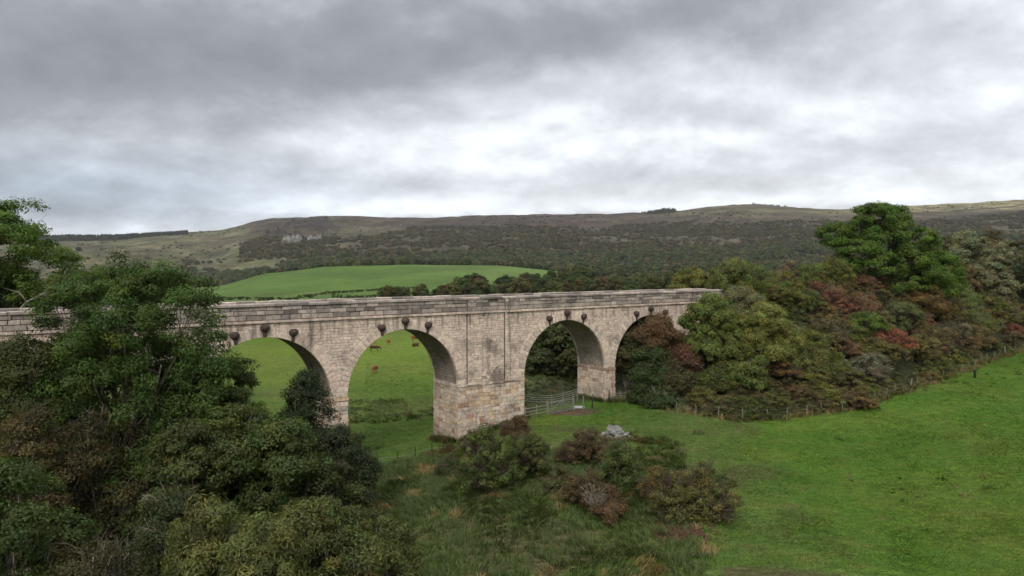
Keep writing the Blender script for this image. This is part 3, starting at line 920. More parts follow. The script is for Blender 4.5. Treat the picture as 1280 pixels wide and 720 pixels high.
NEAR = [
 # name, px, Y, top y, radius, shape, colour, leaf, label
 ('sycamore_tree', 300, 52, 432, 2.3, 'round', (.046, .074, .020), .24, 'small green tree overlapping the left opening of the viaduct'),
 ('broadleaf_tree', 300, 45, 488, 4.6, 'bush', (.042, .062, .020), .22, 'dense dark green rounded tree below the left opening of the viaduct'),
 ('yew_tree', 380, 50, 462, 2.5, 'bush', VDARK, .17, 'dark narrow evergreen just left of the slender viaduct pier'),
 ('yew_tree', 420, 48, 530, 2.6, 'round', (.022, .034, .016), .17, 'blackish evergreen bush at the foot of the slender viaduct pier'),
 ('broadleaf_tree', 352, 44, 520, 3.4, 'round', (.038, .058, .020), .20, 'deep green tree between the ash and the dark evergreen'),
 ('broadleaf_tree', 230, 42, 520, 3.4, 'round', (.040, .054, .020), .20, 'dull green tree crowding the foot of the tall ash'),
 ('willow_tree', 262, 34, 612, 3.8, 'bush', (.072, .088, .034), .19, 'olive green willow at the bottom edge with upright sprays'),
 ('willow_tree', 400, 35, 612, 3.6, 'bush', (.066, .082, .032), .19, 'olive green willow right of the other at the bottom edge'),
 ('willow_tree', 330, 31, 640, 3.4, 'bush', (.074, .092, .036), .18, 'pale olive willow nearest the bottom edge between its two neighbours'),
 ('willow_tree', 475, 38, 640, 2.4, 'bush', (.058, .075, .028), .19, 'low dull willow bush at the edge of the rough grass'),
 ('broadleaf_tree', 8, 32, 560, 3.2, 'round', (.036, .060, .018), .19, 'bushy green tree cut by the lower left corner of the view'),
 ('thicket_bush', 120, 44, 500, 3.6, 'bush', (.042, .041, .020), .16, 'brownish bramble thicket on the slope below the tall ash'),
 ('thicket_bush', 40, 41, 498, 3.4, 'bush', (.048, .044, .022), .16, 'tawny brown thicket at the left edge below the parapet'),
 ('thicket_bush', 210, 37, 600, 3.0, 'bush', (.030, .042, .018), .17, 'shadowy dark thicket left of the olive willows'),
 ('thicket_bush', 110, 30, 660, 3.2, 'bush', (.034, .034, .018), .15, 'dark tangled thicket under the bare pale branches'),
 ('thicket_bush', 160, 45, 590, 4.0, 'bush', (.034, .046, .020), .18, 'dark undergrowth around the trunk of the tall ash'),
 ('thicket_bush', 440, 47, 596, 2.2, 'bush', (.044, .062, .022), .18, 'small leafy bush beside the pale fence tape'),
 ('broadleaf_tree', 30, 46, 410, 2.6, 'round', (.040, .054, .022), .20, 'thin dull tree in front of the far left end of the parapet'),
 ('thicket_bush', 10, 49, 432, 2.4, 'bush', (.085, .075, .045), .17, 'thin straw coloured bush at the left edge against the parapet'),
]
for i, (nm, px, Y, ty, R, shp, colr, ll, lab) in enumerate(NEAR):
    x, y, z = put(px, Y); H = max(2.5, CZ - (ty - HY) * Y / F - z)
    wil = nm == 'willow_tree'; th = nm == 'thicket_bush'
    yl = None
    if px == 380:
        yl = []
        for (lz, lr) in [(11.3, .9), (10.3, 1.25), (9.1, 1.6), (7.7, 1.95), (6.2, 2.3), (4.6, 2.6), (2.8, 2.7)]:
            for a in (0, 2.1, 4.2): yl.append(((lr * .42 * math.cos(a + lz), lr * .42 * math.sin(a + lz), lz * H / 12.3), (lr * .8, lr * .8, .95)))
        R = 3.4
    n = int(26 * R * R * (1.25 if H > 8 else 1)); n = min(420, max(120, n))
    plant(nm, 'bush' if th else 'tree', 40 + i, H, R, lobes=yl, hb=.12 if not shp == 'cone' else .05, n_lobes=14 if H > 7 else 9, shape=shp, n_clump=n, clump_r=.62 if not wil else .55,
          per=125 if not th else 90, ll=ll * (1.3 if wil else 1), lw=ll * (.34 if wil else .5), trunk=.2, twigs=4, color=colr, multi=shp == 'bush',
          bark=M_TWIG if th else M_BARK, extra_twigs=160 if th else (60 if wil else 20), tw_mat=M_TWIG if (th and i % 2) else M_DTWIG, tw_r=.012, flat=.9 if wil else .65,
          loc=(x, y, z), label=lab, cvar=.5, foliage_name='crown' if not th else 'foliage', stem_name='trunk' if not th else 'stems')

# bare, pale, wind-torn shrub at lower left
def bare_shrub(px, Y, H, spread, seed, mat, label, n=46, r0=.035, group=None, lean=0.0):
    rs = np.random.RandomState(seed); x, y, z = put(px, Y)
    e = empty('bare_shrub', (x, y, z), 0, label, 'shrub', group)
    st = MB(); tw = st
    for _ in range(n):
        a = rs.uniform(0, 2 * PI); sp = spread * rs.uniform(.3, 1); h = H * rs.uniform(.55, 1)
        p0 = Vector((rs.uniform(-.4, .4) * spread * .5, rs.uniform(-.4, .4) * spread * .5, -.1)); p1 = p0 + Vector((math.cos(a) * sp * .25, math.sin(a) * sp * .25, h * .45))
        p2 = p0 + Vector((math.cos(a) * sp * .7 + lean * .5, math.sin(a) * sp * .7, h * .8)); p3 = p0 + Vector((math.cos(a) * sp * 1.05 + lean, math.sin(a) * sp * 1.05, h * .95))
        r = r0 * rs.uniform(.5, 1.1)
        st.tube([p0, p1, p2, p3], [r, r * .75, r * .5, r * .2], 5)
        for _k in range(9):
            f = rs.uniform(.25, .98); q = p1.lerp(p2, f) if rs.rand() < .5 else p2.lerp(p3, f)
            d = Vector((math.cos(a) + rs.uniform(-.9, .9), math.sin(a) + rs.uniform(-.9, .9), rs.uniform(0, 1.1))).normalized() * spread * rs.uniform(.12, .4)
            m = q + d * .5 + Vector(rs.uniform(-.06, .06, 3))
            tw.tube([q, m, q + d], [r * .35, r * .25, .004], 3, cap=False)
            for _j in range(2):
                d2 = (d.normalized() + Vector(rs.uniform(-.7, .7, 3))).normalized() * d.length * .5
                tw.tube([m, m + d2], [r * .2, .004], 3, cap=False)
    st.build('stems', mat, e, smooth=True)
    return e
bare_shrub(118, 31, 5.6, 2.6, 3, M_TWIG, 'bare shrub of long pale branches bending right in the lower left thicket', 60, .04, lean=.8)
bare_shrub(60, 33, 6.2, 2.0, 8, M_DTWIG, 'leafless brown shrub behind the pale branches at lower left', 50, .04)
bare_shrub(8, 38, 9.5, 1.6, 12, M_TWIG, 'thin upright straw coloured stems at the left edge below the parapet', 34, .03)
bare_shrub(150, 38, 6.8, 1.8, 14, M_TWIG, 'thin bare twigs standing in shadow below the tall ash', 30, .03)

# trees behind the viaduct on the left
BEH = [(-8, 66, 248, 6.8, (.050, .092, .018), 'bright green tree at the left edge rising above the parapet into the sky'),
       (18, 69, 338, 4.6, (.040, .068, .022), 'dull green tree behind the parapet under the bright left tree'),
       (98, 74, 340, 4.4, (.042, .074, .020), 'green tree behind the parapet left of the tall ash'),
       (58, 86, 352, 4.6, (.040, .072, .022), 'darker tree low behind the parapet at far left'),
       (140, 82, 328, 4.6, (.034, .062, .020), 'dark tree behind the parapet peeping past the left side of the tall ash'),
       (205, 88, 338, 4.4, (.034, .060, .020), 'dark tree behind the parapet peeping past the top of the tall ash')]
for i, (px, Y, ty, R, colr, lab) in enumerate(BEH):
    x, y, z = put(px, Y); H = CZ - (ty - HY) * Y / F - z
    plant('ash_tree', 'tree', 90 + i, H, R, hb=.3, n_lobes=15, shape='round', n_clump=420, clump_r=1.05, per=120, ll=.34, lw=.13, trunk=.3, twigs=5,
          color=colr, flat=.55, loc=(x, y, z), label=lab, cvar=.5, extra_twigs=10, tw_mat=M_TWIG, tw_r=.03)
# the long pale bough reaching over the parapet
e = bare_shrub(22, 62, .5, .4, 20, M_TWIG, 'long pale dead bough rising over the parapet at far left', 1, .05)
bx, by = at(12, 62)
e.location = (bx, by, 14.6)
for ch in list(e.children): bpy.data.objects.remove(ch)
mb = MB()
mb.tube([(0, 0, -1.0), (.5, 0, .3), (1.4, 0, 1.2), (2.9, .1, 2.0), (4.2, 0, 3.0), (4.9, 0, 4.0)], [.10, .09, .075, .06, .04, .015], 6)
mb.tube([(2.9, .1, 2.0), (4.2, 0, 2.2), (5.4, 0, 1.6), (6.0, 0, .9)], [.05, .04, .03, .01], 5)
mb.tube([(1.4, 0, 1.2), (.8, 0, 2.0), (-.6, 0, 2.4)], [.05, .04, .01], 5)
tb = mb; _r = np.random.RandomState(2)
for k in range(40):
    f = _r.uniform(.2, 1); p = Vector((f * 5, 0, .2 + 3.4 * f ** 1.2)); d = Vector((_r.uniform(.2, 1), _r.uniform(-.4, .4), _r.uniform(-.4, .8))) * _r.uniform(.5, 1.5)
    tb.tube([p, p + d * .5 + Vector((0, 0, .1)), p + d], [.022, .014, .005], 3, cap=False)
tb.build('branch', M_TWIG, e, smooth=True)

# ------------------------------------------------------------------ shrubs in the middle meadow
MID = [
 # px, Y, top y, R, colour, twigs, label, sy
 (606, 58, 545, 3.3, (.056, .082, .026), 'large dark green bramble bush in front of the thick middle pier'),
 (660, 60.5, 552, 2.7, (.054, .076, .026), 'dark bramble bush joined to the right of the largest one'),
 (560, 65, 590, 1.6, (.040, .055, .022), 'small dark bush at the foot of the middle pier, on its left side'),
 (643, 73, 520, 1.9, (.072, .056, .034), 'brown twiggy bush against the right corner of the thick middle pier'),
 (735, 63.5, 540, 2.4, (.066, .052, .034), 'reddish brown rounded bush just left of the heap of stones'),
 (776, 56, 562, 2.3, (.054, .084, .028), 'dark green thorn bush below the heap of stones'),
 (742, 51.8, 592, 1.9, (.074, .058, .034), 'rusty brown low bush beside the bare grey twigs'),
 (866, 50, 574, 3.0, (.074, .078, .030), 'wide brown and green thorn bush standing alone at the edge of the mown field'),
 (832, 52.5, 592, 1.8, (.088, .068, .034), 'russet side of the thorn scrub left of the wide lone bush'),
 (762, 50, 618, 1.4, (.080, .058, .036), 'small brown scrub patch behind the bare grey twigs'),
 (700, 56, 592, 1.4, (.060, .070, .030), 'small green scrub between the bramble and the rusty bush'),
 (448, 57, 560, 1.5, (.040, .058, .022), 'small bush at the foot of the slender pier'),
]
for i, (px, Y, ty, R, colr, lab) in enumerate(MID):
    x, y, z = put(px, Y); H = max(1.2, CZ - (ty - HY) * Y / F - z) * 1.18
    plant('thorn_bush', 'bush', 140 + i, H, R, hb=.05, n_lobes=int(7 + R * 3), shape='bush' if i in (0, 1, 5) else 'sprawl', n_clump=int(90 + 62 * R), clump_r=.36, per=78, ll=.13, lw=.075, trunk=.07, twigs=4,
          color=colr, multi=True, bark=M_DTWIG, extra_twigs=int(110 + 90 * R), tw_mat=(M_TWIG if i in (3, 7, 9) else M_DTWIG), tw_r=.018, flat=.8, cvar=.55, shell=.6,
          loc=(x, y, z), label=lab, foliage_name='foliage', stem_name='stems')
bare_shrub(744, 49.8, 2.4, 1.0, 31, M_TWIG, 'small leafless shrub of bare grey twigs in the rough grass', 26, .022)

# ------------------------------------------------------------------ scrub on the embankment
SCRUB = 'scrub bushes covering the railway embankment'
protos = []
kinds = [('hawthorn_bush', 'bush', .55, .09), ('willow_bush', 'wide', .9, .09), ('bramble_bush', 'bush', .55, .12), ('elder_bush', 'round', .8, .13)]
PZ = []
for i, (nm, shp, cr, lw) in enumerate(kinds):
    for v in range(2):
        PZ.append((nm, dict(name=nm, cat='bush', seed=200 + i * 7 + v, H=4.0, R=3.1, hb=.04, n_lobes=13 + 3 * v, shape='sprawl' if shp != 'round' else 'round', n_clump=230, clump_r=cr * .66, per=80,
                   ll=.21, lw=lw * .7, trunk=.09, twigs=4, multi=True, bark=M_TWIG if i != 2 else M_DTWIG, extra_twigs=420 if i in (0, 2) else 160, tw_mat=M_DTWIG if i != 1 else M_TWIG, tw_r=.022,
                   flat=.7, cvar=.55, shell=.62, foliage_name='foliage', stem_name='stems')))
SC_COL = [('brown', (.094, .085, .046), .27, 'brown thinning {} among the scrub on the railway bank right of the viaduct'),
          ('olive', (.094, .104, .040), .33, 'olive green {} among the scrub on the railway bank right of the viaduct'),
          ('russet', (.122, .070, .048), .11, 'russet red {} among the scrub on the railway bank right of the viaduct'),
          ('green', (.066, .096, .026), .20, 'mid green {} among the scrub on the railway bank right of the viaduct'),
          ('grey', (.13, .125, .09), .07, 'greyish half bare {} among the scrub on the railway bank right of the viaduct'),
          ('yellow', (.118, .138, .034), .07, 'yellow green {} among the scrub on the railway bank right of the viaduct')]
fpx = [(775, 500), (800, 504), (822, 509), (846, 514), (872, 519), (900, 524), (930, 527), (962, 526), (985, 524), (1010, 520), (1030, 517), (1055, 516), (1080, 510), (1096, 504), (1110, 499), (1130, 491), (1150, 484), (1166, 479), (1182, 474), (1205, 465), (1228, 456), (1252, 447), (1278, 438)]
fp = [hit(a, b) for a, b in fpx]
P = [fp[0]]
for a, b in zip(fp[:-1], fp[1:]):
    d = math.hypot(b[0] - a[0], b[1] - a[1]); n = max(1, round(d / 3.0))
    for k in range(1, n + 1):
        f = k / n; P.append((a[0] + (b[0] - a[0]) * f, a[1] + (b[1] - a[1]) * f, 0))
FS_ = np.array([local(a, b) for a, b, _ in P]); _o = np.argsort(FS_[:, 0]); FS_ = FS_[_o]
def fence_q(s): return float(np.interp(s, FS_[:, 0], FS_[:, 1]))
rs = np.random.RandomState(77)
spots = []
s = 50.0
while s < 172:
    fq = fence_q(s); q = fq + 1.2 + rs.uniform(0, .5)
    while q < 9:
        spots.append((s + rs.uniform(-1.6, 1.6), q + rs.uniform(-1.2, 1.2))); q += 3.1 + .008 * (s - 50)
    s += 3.6 + .012 * (s - 50)
spots = [p for p in spots if not (p[0] < 56 and -3.0 < p[1] < 7)]
made = {}
for (s, q) in spots:
    if abs(q) > 30: continue
    x, y = world(s, q); z = gz(x, y)
    pxx = 640 + F * x / y
    if pxx > 1330: continue
    k = rs.randint(len(PZ)); nm, kw = PZ[k]
    # autumn colours come in drifts
    f = float(fbm(np.array([s * .05]), np.array([q * .12]), 60, 3)[0]) * .9 + rs.uniform(-.25, .25) + .05
    order = [1, 3, 0, 4, 0, 2, 0, 1, 5]
    rr = rs.rand(); acc = 0
    for ci, cdat in enumerate(SC_COL):
        acc += cdat[2]
        if rr < acc: break
    if 72 < s < 104 and -9 < q < 3 and rs.rand() < .42: ci = 2
    elif f > .68 and rs.rand() < .3: ci = 2
    elif f < .40 and rs.rand() < .6: ci = 3 if rs.rand() < .5 else 1
    cn, colr, _, lab = SC_COL[ci]
    colr = tuple(c * rs.uniform(.8, 1.2) for c in colr)
    sc = rs.uniform(.72, 1.2) * (.66 if q < fence_q(s) + 2.6 else 1.08); hz = rs.uniform(.8, 1.15) * (1.12 if q > -2 else .85 if q < -10 else 1)
    label = lab.format(nm.replace('_', ' '))
    grp = SCRUB
    if k not in made:
        made[k] = plant(**kw, color=colr, loc=(x, y, z - .1), rz=rs.uniform(0, 6), label=label, group=grp)
        made[k].scale = (sc, sc, sc * hz)
        
    else:
        c = copy_thing(made[k], (x, y, z - .1), rs.uniform(0, 6), (sc * rs.uniform(.85, 1.15), sc, sc * hz), label, grp, color=colr)

for k in range(44):
    s = 38.0 + k * .36 + rs.uniform(-.5, .5); q = fence_q(s) + 1.3 + abs(rs.normal(0, 3.0))
    x, y = world(s, q); kk = rs.choice(list(made)); cn, colr, _, lab = SC_COL[rs.choice([0, 1, 3])]
    copy_thing(made[kk], (x, y, gz(x, y) - .1), rs.uniform(0, 6), (.62, .62, .62 * rs.uniform(.6, 1.1)), lab.format(PZ[kk][0].replace('_', ' ')), SCRUB, color=tuple(c * .8 for c in colr))
# bushes that crowd the right arches
x, y, z = 0, 0, 0
BANK = [
 # s, q, H above ground, R, colour, leaf l, leaf w, shape, cat name, label
 (44.0, -6.0, 9.4, 4.6, (.084, .114, .036), .30, .10, 'bush', 'willow_tree', 'big rounded olive willow in front of the last arch'),
 (49.5, -9.5, 8.2, 4.2, (.112, .132, .046), .30, .10, 'bush', 'willow_tree', 'lighter yellowish willow right of the big rounded willow'),
 (45.0, -10.0, 5.4, 3.2, (.085, .115, .038), .28, .10, 'bush', 'willow_tree', 'low drooping willow skirt beside the wire fence'),
 (51.0, -5.2, 7.0, 3.2, (.115, .125, .080), .26, .08, 'bush', 'willow_tree', 'greyish half bare willow above the yellowish one'),
 (36.8, -3.0, 6.6, 2.5, (.032, .054, .020), .24, .12, 'round', 'hawthorn_tree', 'dark green thorn tree against the slender pier right of the gates'),
 (39.0, -2.2, 8.6, 3.1, (.090, .060, .040), .24, .10, 'round', 'hawthorn_tree', 'rust red thorn tree standing in the last arch'),
 (40.4, -5.4, 4.8, 2.2, (.082, .046, .038), .24, .10, 'round', 'hawthorn_tree', 'crimson tinted thorn bush beside the willow at the last arch'),
 (54.5, -12.5, 5.0, 3.0, (.085, .100, .038), .27, .10, 'bush', 'willow_tree', 'small olive willow at the fence foot right of the others'),
 (53.5, -1.8, 3.2, 2.2, (.090, .068, .040), .26, .11, 'bush', 'hawthorn_bush', 'brown bush pressed against the end of the viaduct wall'),
 (56.0, 1.2, 3.0, 2.4, (.095, .070, .040), .26, .11, 'bush', 'hawthorn_bush', 'brown bush growing over the end of the parapet'),
 (57.5, -2.0, 3.6, 1.7, (.140, .150, .028), .26, .12, 'bush', 'hawthorn_bush', 'bright yellow green bush at the end of the parapet'),
 (35.6, -4.6, 4.2, 2.2, (.036, .056, .022), .24, .12, 'bush', 'hawthorn_bush', 'low dark green bush at the foot of the dark thorn tree'),
 (38.6, -4.8, 5.4, 2.3, (.060, .060, .034), .24, .11, 'bush', 'hawthorn_bush', 'olive brown bush below the rust red thorn tree'),
 (41.8, -3.4, 6.2, 2.5, (.050, .068, .026), .24, .12, 'bush', 'hawthorn_bush', 'green bush between the rust red thorn and the big willow'),
 (42.0, -8.0, 4.0, 2.3, (.062, .082, .028), .24, .10, 'bush', 'willow_bush', 'low olive bush at the fence foot below the crimson thorn'),
 (37.6, 1.5, 8.0, 2.6, (.058, .062, .030), .24, .12, 'round', 'hawthorn_tree', 'dull olive thorn tree inside the last arch behind the rust red one'),
 (41.0, 8.0, 8.0, 4.0, (.026, .040, .018), .3, .16, 'round', 'broadleaf_tree', 'dark tree behind the last arch'),
]
for i, (s, q, H, R, colr, ll, lw, shp, nm, lab) in enumerate(BANK):
    x, y = world(s, q); z = gz(x, y)
    plant(nm, 'tree' if nm.endswith('tree') else 'bush', 300 + i, H, R, hb=.08 if shp == 'bush' else .15, n_lobes=15, shape='sprawl' if shp == 'bush' and H < 6.8 else shp, n_clump=int(90 + (60 if H < 6.8 else 85) * R), clump_r=.72, per=130, ll=ll, lw=lw,
          trunk=.14, twigs=4, color=colr, multi=True, bark=M_TWIG, extra_twigs=70, tw_mat=M_TWIG, tw_r=.02, flat=.75, cvar=.4, shell=.66, loc=(x, y, z - .1), label=lab, stem_name='trunk')

# the big sycamore on the skyline, the grey willow beside it and darker trees by the edge
x, y = at(1108, 122); z = gz(x, y)
syl = []
for (lx, lz, lr, ly) in [(-4.5,14.6,3.0,0),(-.8,16.4,3.4,0),(-2.6,16.6,2.8,.6),(1.6,14.6,3.2,-.5),(-7.6,13.2,2.8,.4),(-5.2,11.0,3.0,-2),(3.6,12.6,3.2,-1),(-1.4,11.8,3.4,-2.4),(6.0,10.4,3.0,0),(2.6,9.0,3.2,-2.6),
                         (8.2,8.0,2.9,-.4),(9.9,5.9,2.6,-.4),(5.6,6.6,3.0,-2.4),(-2.0,8.2,3.0,-2.8),(-6.4,8.4,2.6,-.8),(7.6,4.6,2.8,-1.6),(2.2,5.4,3.0,-2.8),(0,13,3.6,2.6),(5,9,3.6,2.4),(-3,5.4,2.6,-1.6),(-8.6,11.2,1.8,0)]:
    syl.append(((lx * 1.06, ly, lz), (lr * 1.05, lr, lr * .8)))
plant('sycamore_tree', 'tree', 401, 18, 10, n_clump=520, clump_r=1.05, per=210, ll=.31, lw=.17, trunk=.55, twigs=6, color=(.054, .100, .018), lobes=syl, flat=.6, shell=.7,
      loc=(x, y, z - 3.4), label='great bright green sycamore standing above the scrub on the skyline at right', cvar=.5)
FARR = [('white_willow', 1206, 150, 288, 7.4, (.125, .140, .110), 'silvery grey willow right of the great sycamore'),
        ('white_willow', 1250, 158, 300, 7.0, (.115, .128, .100), 'silvery grey willow farther right, nearest the edge of the view'),
        ('white_willow', 1236, 138, 322, 5.2, (.110, .120, .090), 'lower silvery willow in front of the other two'),
        ('oak_tree', 1296, 140, 300, 5.2, (.030, .046, .020), 'dark green tree cut by the right edge of the view'),
        ('oak_tree', 1190, 175, 282, 5.8, (.055, .056, .030), 'brownish dark tree behind the silvery willows'),
        ('oak_tree', 1240, 190, 276, 6.4, (.060, .050, .030), 'brown crowned tree behind the silvery willows, near the right edge'),
        ('oak_tree', 1290, 185, 284, 6.0, (.058, .056, .032), 'brownish tree at the right edge below the pale moor'),
        ('oak_tree', 905, 132, 338, 4.8, (.075, .064, .034), 'brown green tree behind the end of the viaduct parapet'),
        ('oak_tree', 965, 140, 330, 5.2, (.070, .066, .034), 'olive brown tree left of the great sycamore, behind the scrub'),
        ('oak_tree', 1010, 146, 322, 5.0, (.055, .070, .030), 'dull green tree close behind the left side of the great sycamore')]
for i, (nm, px, Y, ty, R, colr, lab) in enumerate(FARR):
    x, y, z = put(px, Y); H = CZ - (ty - HY) * Y / F - z
    plant(nm, 'tree', 420 + i, H, R, hb=.1, n_lobes=14, shape='bush', n_clump=190, clump_r=1.0, per=90, ll=.45, lw=.2, trunk=.3, twigs=4, color=colr, flat=.65, cvar=.4, extra_twigs=40,
          tw_mat=M_TWIG, tw_r=.03, loc=(x, y, z - .3), label=lab)

# ------------------------------------------------------------------ trees beyond the viaduct
T_KINDS = [('oak_tree', 'round', 8.5, 5.0), ('oak_tree', 'bush', 7.5, 5.4), ('birch_tree', 'round', 9.5, 3.8)]
tp = []
for i, (nm, shp, H, R) in enumerate(T_KINDS):
    tp.append(dict(name=nm, cat='tree', seed=500 + i, H=H, R=R, hb=.06, n_lobes=13, shape=shp, n_clump=120, clump_r=1.1, per=48, ll=.62, lw=.34, trunk=.25, twigs=3, flat=.65, cvar=.5))
VAL = 'trees in the valley beyond the viaduct'
V_COL = [('dark green', (.028, .046, .018)), ('olive', (.058, .068, .028)), ('grey green', (.066, .076, .042)), ('mid green', (.040, .064, .022)), ('brownish', (.060, .050, .028))]
tmade = {}
def valley_tree(px, Y, sc, ck, kind=None, label=None, group=VAL):
    k = rs.randint(3) if kind is None else kind
    x, y, z = put(px, Y); cn, colr = V_COL[ck]
    lab = label or f'{cn} {T_KINDS[k][0].replace("_", " ")} in the valley wood beyond the viaduct'
    colr = tuple(c * rs.uniform(.85, 1.15) for c in colr)
    g = group
    if k not in tmade:
        tmade[k] = plant(**tp[k], color=colr, loc=(x, y, z - .3), rz=rs.uniform(0, 6), label=lab, group=g); tmade[k].scale = (sc, sc, sc)
        return tmade[k]
    return copy_thing(tmade[k], (x, y, z - .3), rs.uniform(0, 6), (sc * rs.uniform(.9, 1.2), sc, sc * rs.uniform(.85, 1.1)), lab, g, color=colr)
for (px, Y, sc, ck) in [(594, 372, 1.35, 0), (632, 368, 1.15, 0), (560, 352, .85, 1), (528, 345, .8, 1), (508, 342, .7, 2), (612, 340, .8, 3), (575, 340, .7, 2), (655, 350, .9, 1)]:
    valley_tree(px, Y, sc, ck)
for j in range(150):
    f = (j / 150.0); px = 480 + 470 * rs.rand() ** .8; 
    lo = 330 if px > 540 else 325
    Y = lo + (rs.rand() ** 1.3) * (35 + 260 * float(sstep(600, 740, px)))
    valley_tree(px, Y, rs.uniform(.7, 1.15) * (1.05 if px > 560 else .75), rs.choice(5, p=[.28, .26, .16, .2, .1]))
# dark trees seen through the two right arches
for j, (px, Y, sc) in enumerate([(640, 128, 1.25), (668, 120, 1.15), (690, 132, 1.3), (712, 122, 1.25), (735, 128, 1.3), (758, 120, 1.1), (780, 126, 1.2), (806, 122, 1.2), (700, 112, .95), (655, 112, .8), (730, 110, .9), (678, 106, .6), (716, 104, .5), (830, 124, 1.2)]):
    valley_tree(px, Y, sc, 0 if j % 3 else 3, kind=j % 2, label='dark tree crowding the hollow behind the arch above the field gates', group='dark trees behind the arch above the gates')
# hedges across the far pasture
def hedge(p0, p1, w, h, seed, label, colr=(.036, .050, .022)):
    rr = np.random.RandomState(seed); P = []
    (ax, ay), (bx, by) = at(*p0), at(*p1); L = math.hypot(bx - ax, by - ay); n = int(L / 1.2)
    cx, cy = (ax + bx) / 2, (ay + by) / 2; cz = gz(cx, cy)
    lob = []
    for i in range(n):
        f = (i + rr.uniform(-.4, .4)) / n; x = ax + (bx - ax) * f; y = ay + (by - ay) * f; zz = gz(x, y)
        hh = h * (.6 + .8 * float(vnoise(np.array([i * .15]), np.array([seed]), 3)[0])); lob.append(((x - cx, y - cy, zz - cz + hh * .5), (w, w, hh * .55)))
    V, Fq, T = leaves(rr, lob, n * 5, .5, 22, .55, .35, cvar=.5)
    o = np_mesh('hedge', V, Fq, M_LEAF, None, T); o.color = (*colr, 1); o.location = (cx, cy, cz)
    tag(o, label, 'hedge')
hedge((255, 352), (395, 352), 1.0, 1.9, 1, 'dark hedge along the foot of the bright green pasture just above the parapet')
hedge((395, 420), (530, 455), .8, 1.1, 2, 'thin broken hedge crossing the bright green pasture')
hedge((415, 350), (475, 345), 1.2, 2.0, 4, 'low hedge of bushes just above the parapet left of the valley trees')

# ------------------------------------------------------------------ far woods: masses of crowns
def wood(name, X, Y, H, R, C, nq, label, spire=False):
    n = len(X); Z = ground(X, Y); rr = np.random.RandomState(len(X))
    k = np.repeat(np.arange(n), nq); m = len(k)
    d = unit(rr, m); d[:, 2] = np.abs(d[:, 2]) * 1.0 - .25
    if spire:
        f = rr.rand(m); rad = R[k] * (1 - f) * .9 + .15; a = rr.rand(m) * 2 * PI
        P = np.stack([X[k] + np.cos(a) * rad, Y[k] + np.sin(a) * rad, Z[k] + H[k] * (.1 + .9 * f)], 1)
        d = np.stack([np.cos(a), np.sin(a), np.full(m, .4)], 1)
    else:
        rad = .8 + .25 * rr.rand(m)
        P = np.stack([X[k] + d[:, 0] * R[k] * rad, Y[k] + d[:, 1] * R[k] * rad, Z[k] + H[k] * .52 + d[:, 2] * H[k] * .46 * rad], 1)
    nr = d * 1.1 + unit(rr, m) * .35; nr[:, 2] += .15; nr /= np.linalg.norm(nr, axis=1)[:, None]
    t = np.cross(nr, unit(rr, m)); t /= np.maximum(np.linalg.norm(t, axis=1), 1e-4)[:, None]; b = np.cross(nr, t)
    s = (R[k] * rr.uniform(.28, .62, m))[:, None]
    V = np.stack([P - t * s, P + b * s * .7, P + t * s, P - b * s * .7], 1).reshape(-1, 3)
    T = C[k] * rr.uniform(.8, 1.2, m)[:, None]
    o = np_mesh(name, V, np.arange(m * 4).reshape(-1, 4), M_LEAF, None, T)
    o.color = (1, 1, 1, 1)
    tag(o, label, 'wood', kind='stuff')

def palette(rr, n, cols, w):
    i = rr.choice(len(cols), n, p=np.array(w) / sum(w)); C = np.array(cols)[i] * rr.uniform(.6, 1.45, n)[:, None]
    return C
def scatter(rr, n, px0, px1, Y0_, Y1_):
    px = rr.uniform(px0, px1, n); Y = np.sqrt(rr.uniform(Y0_ ** 2, Y1_ ** 2, n)); return px, (px - 640) / F * Y, Y

rr = np.random.RandomState(9)
px, X, Y = scatter(rr, 17000, 40, 1420, 480, 1560)
nz = fbm(X * .008, Y * .008, 51, 4)
keep = (Y > np.where(px < 720, 742, 500)) & ((px > 230) | ((Y < 1150) & (Y > 850) & (px > 100)))
keep &= ~((px < 360) & (Y > 1400 + (nz - .5) * 500)); keep &= ~((px > 690) & (px < 760) & (Y < 640) & (rr.rand(len(px)) < .3))
keep &= (px < 960) | (Y > 620)
keep &= rr.rand(len(px)) < np.where(nz < .40, .12, .97)
px, X, Y = px[keep], X[keep], Y[keep]; n = len(X)
R = rr.uniform(3.6, 6.4, n); H = rr.uniform(7, 12.5, n)
C = palette(rr, n, [(.022, .034, .015), (.034, .043, .019), (.052, .055, .029), (.030, .045, .016), (.050, .040, .025), (.016, .024, .012)], [3, 3, 1.3, 2, 1.3, 1.6])
lf = np.clip((420 - px) / 200, 0, 1)[:, None]; C = C * (1 - .5 * lf) + np.array((.040, .060, .045)) * .5 * lf
wood('valley_wood', X, Y, H, R, C, 84, 'broad dark wood filling the valley between the bright pasture and the moor')
px, X, Y = scatter(rr, 15000, 300, 1420, 1500, 2420)
nz = fbm(X * .004, Y * .004, 52, 5); nz2 = fbm(X * .012, Y * .012, 53, 3)
lim = 2130 + 200 * sstep(420, 620, px) - 150 * sstep(830, 980, px)
keep = (Y < lim + (nz - .5) * 700) & (rr.rand(len(px)) < np.clip((nz2 - .34) * 7, .08, .95))
px, X, Y = px[keep], X[keep], Y[keep]; n = len(X)
R = rr.uniform(3.2, 6.0, n); H = rr.uniform(4.5, 8.5, n)
C = palette(rr, n, [(.036, .035, .020), (.047, .036, .023), (.030, .035, .017), (.058, .046, .029), (.020, .025, .013)], [3, 2.4, 2, 1, 1.4])
wood('hillside_birch_wood', X, Y, H, R, C, 56, 'brownish birch scrub covering the hillside below the moor top')
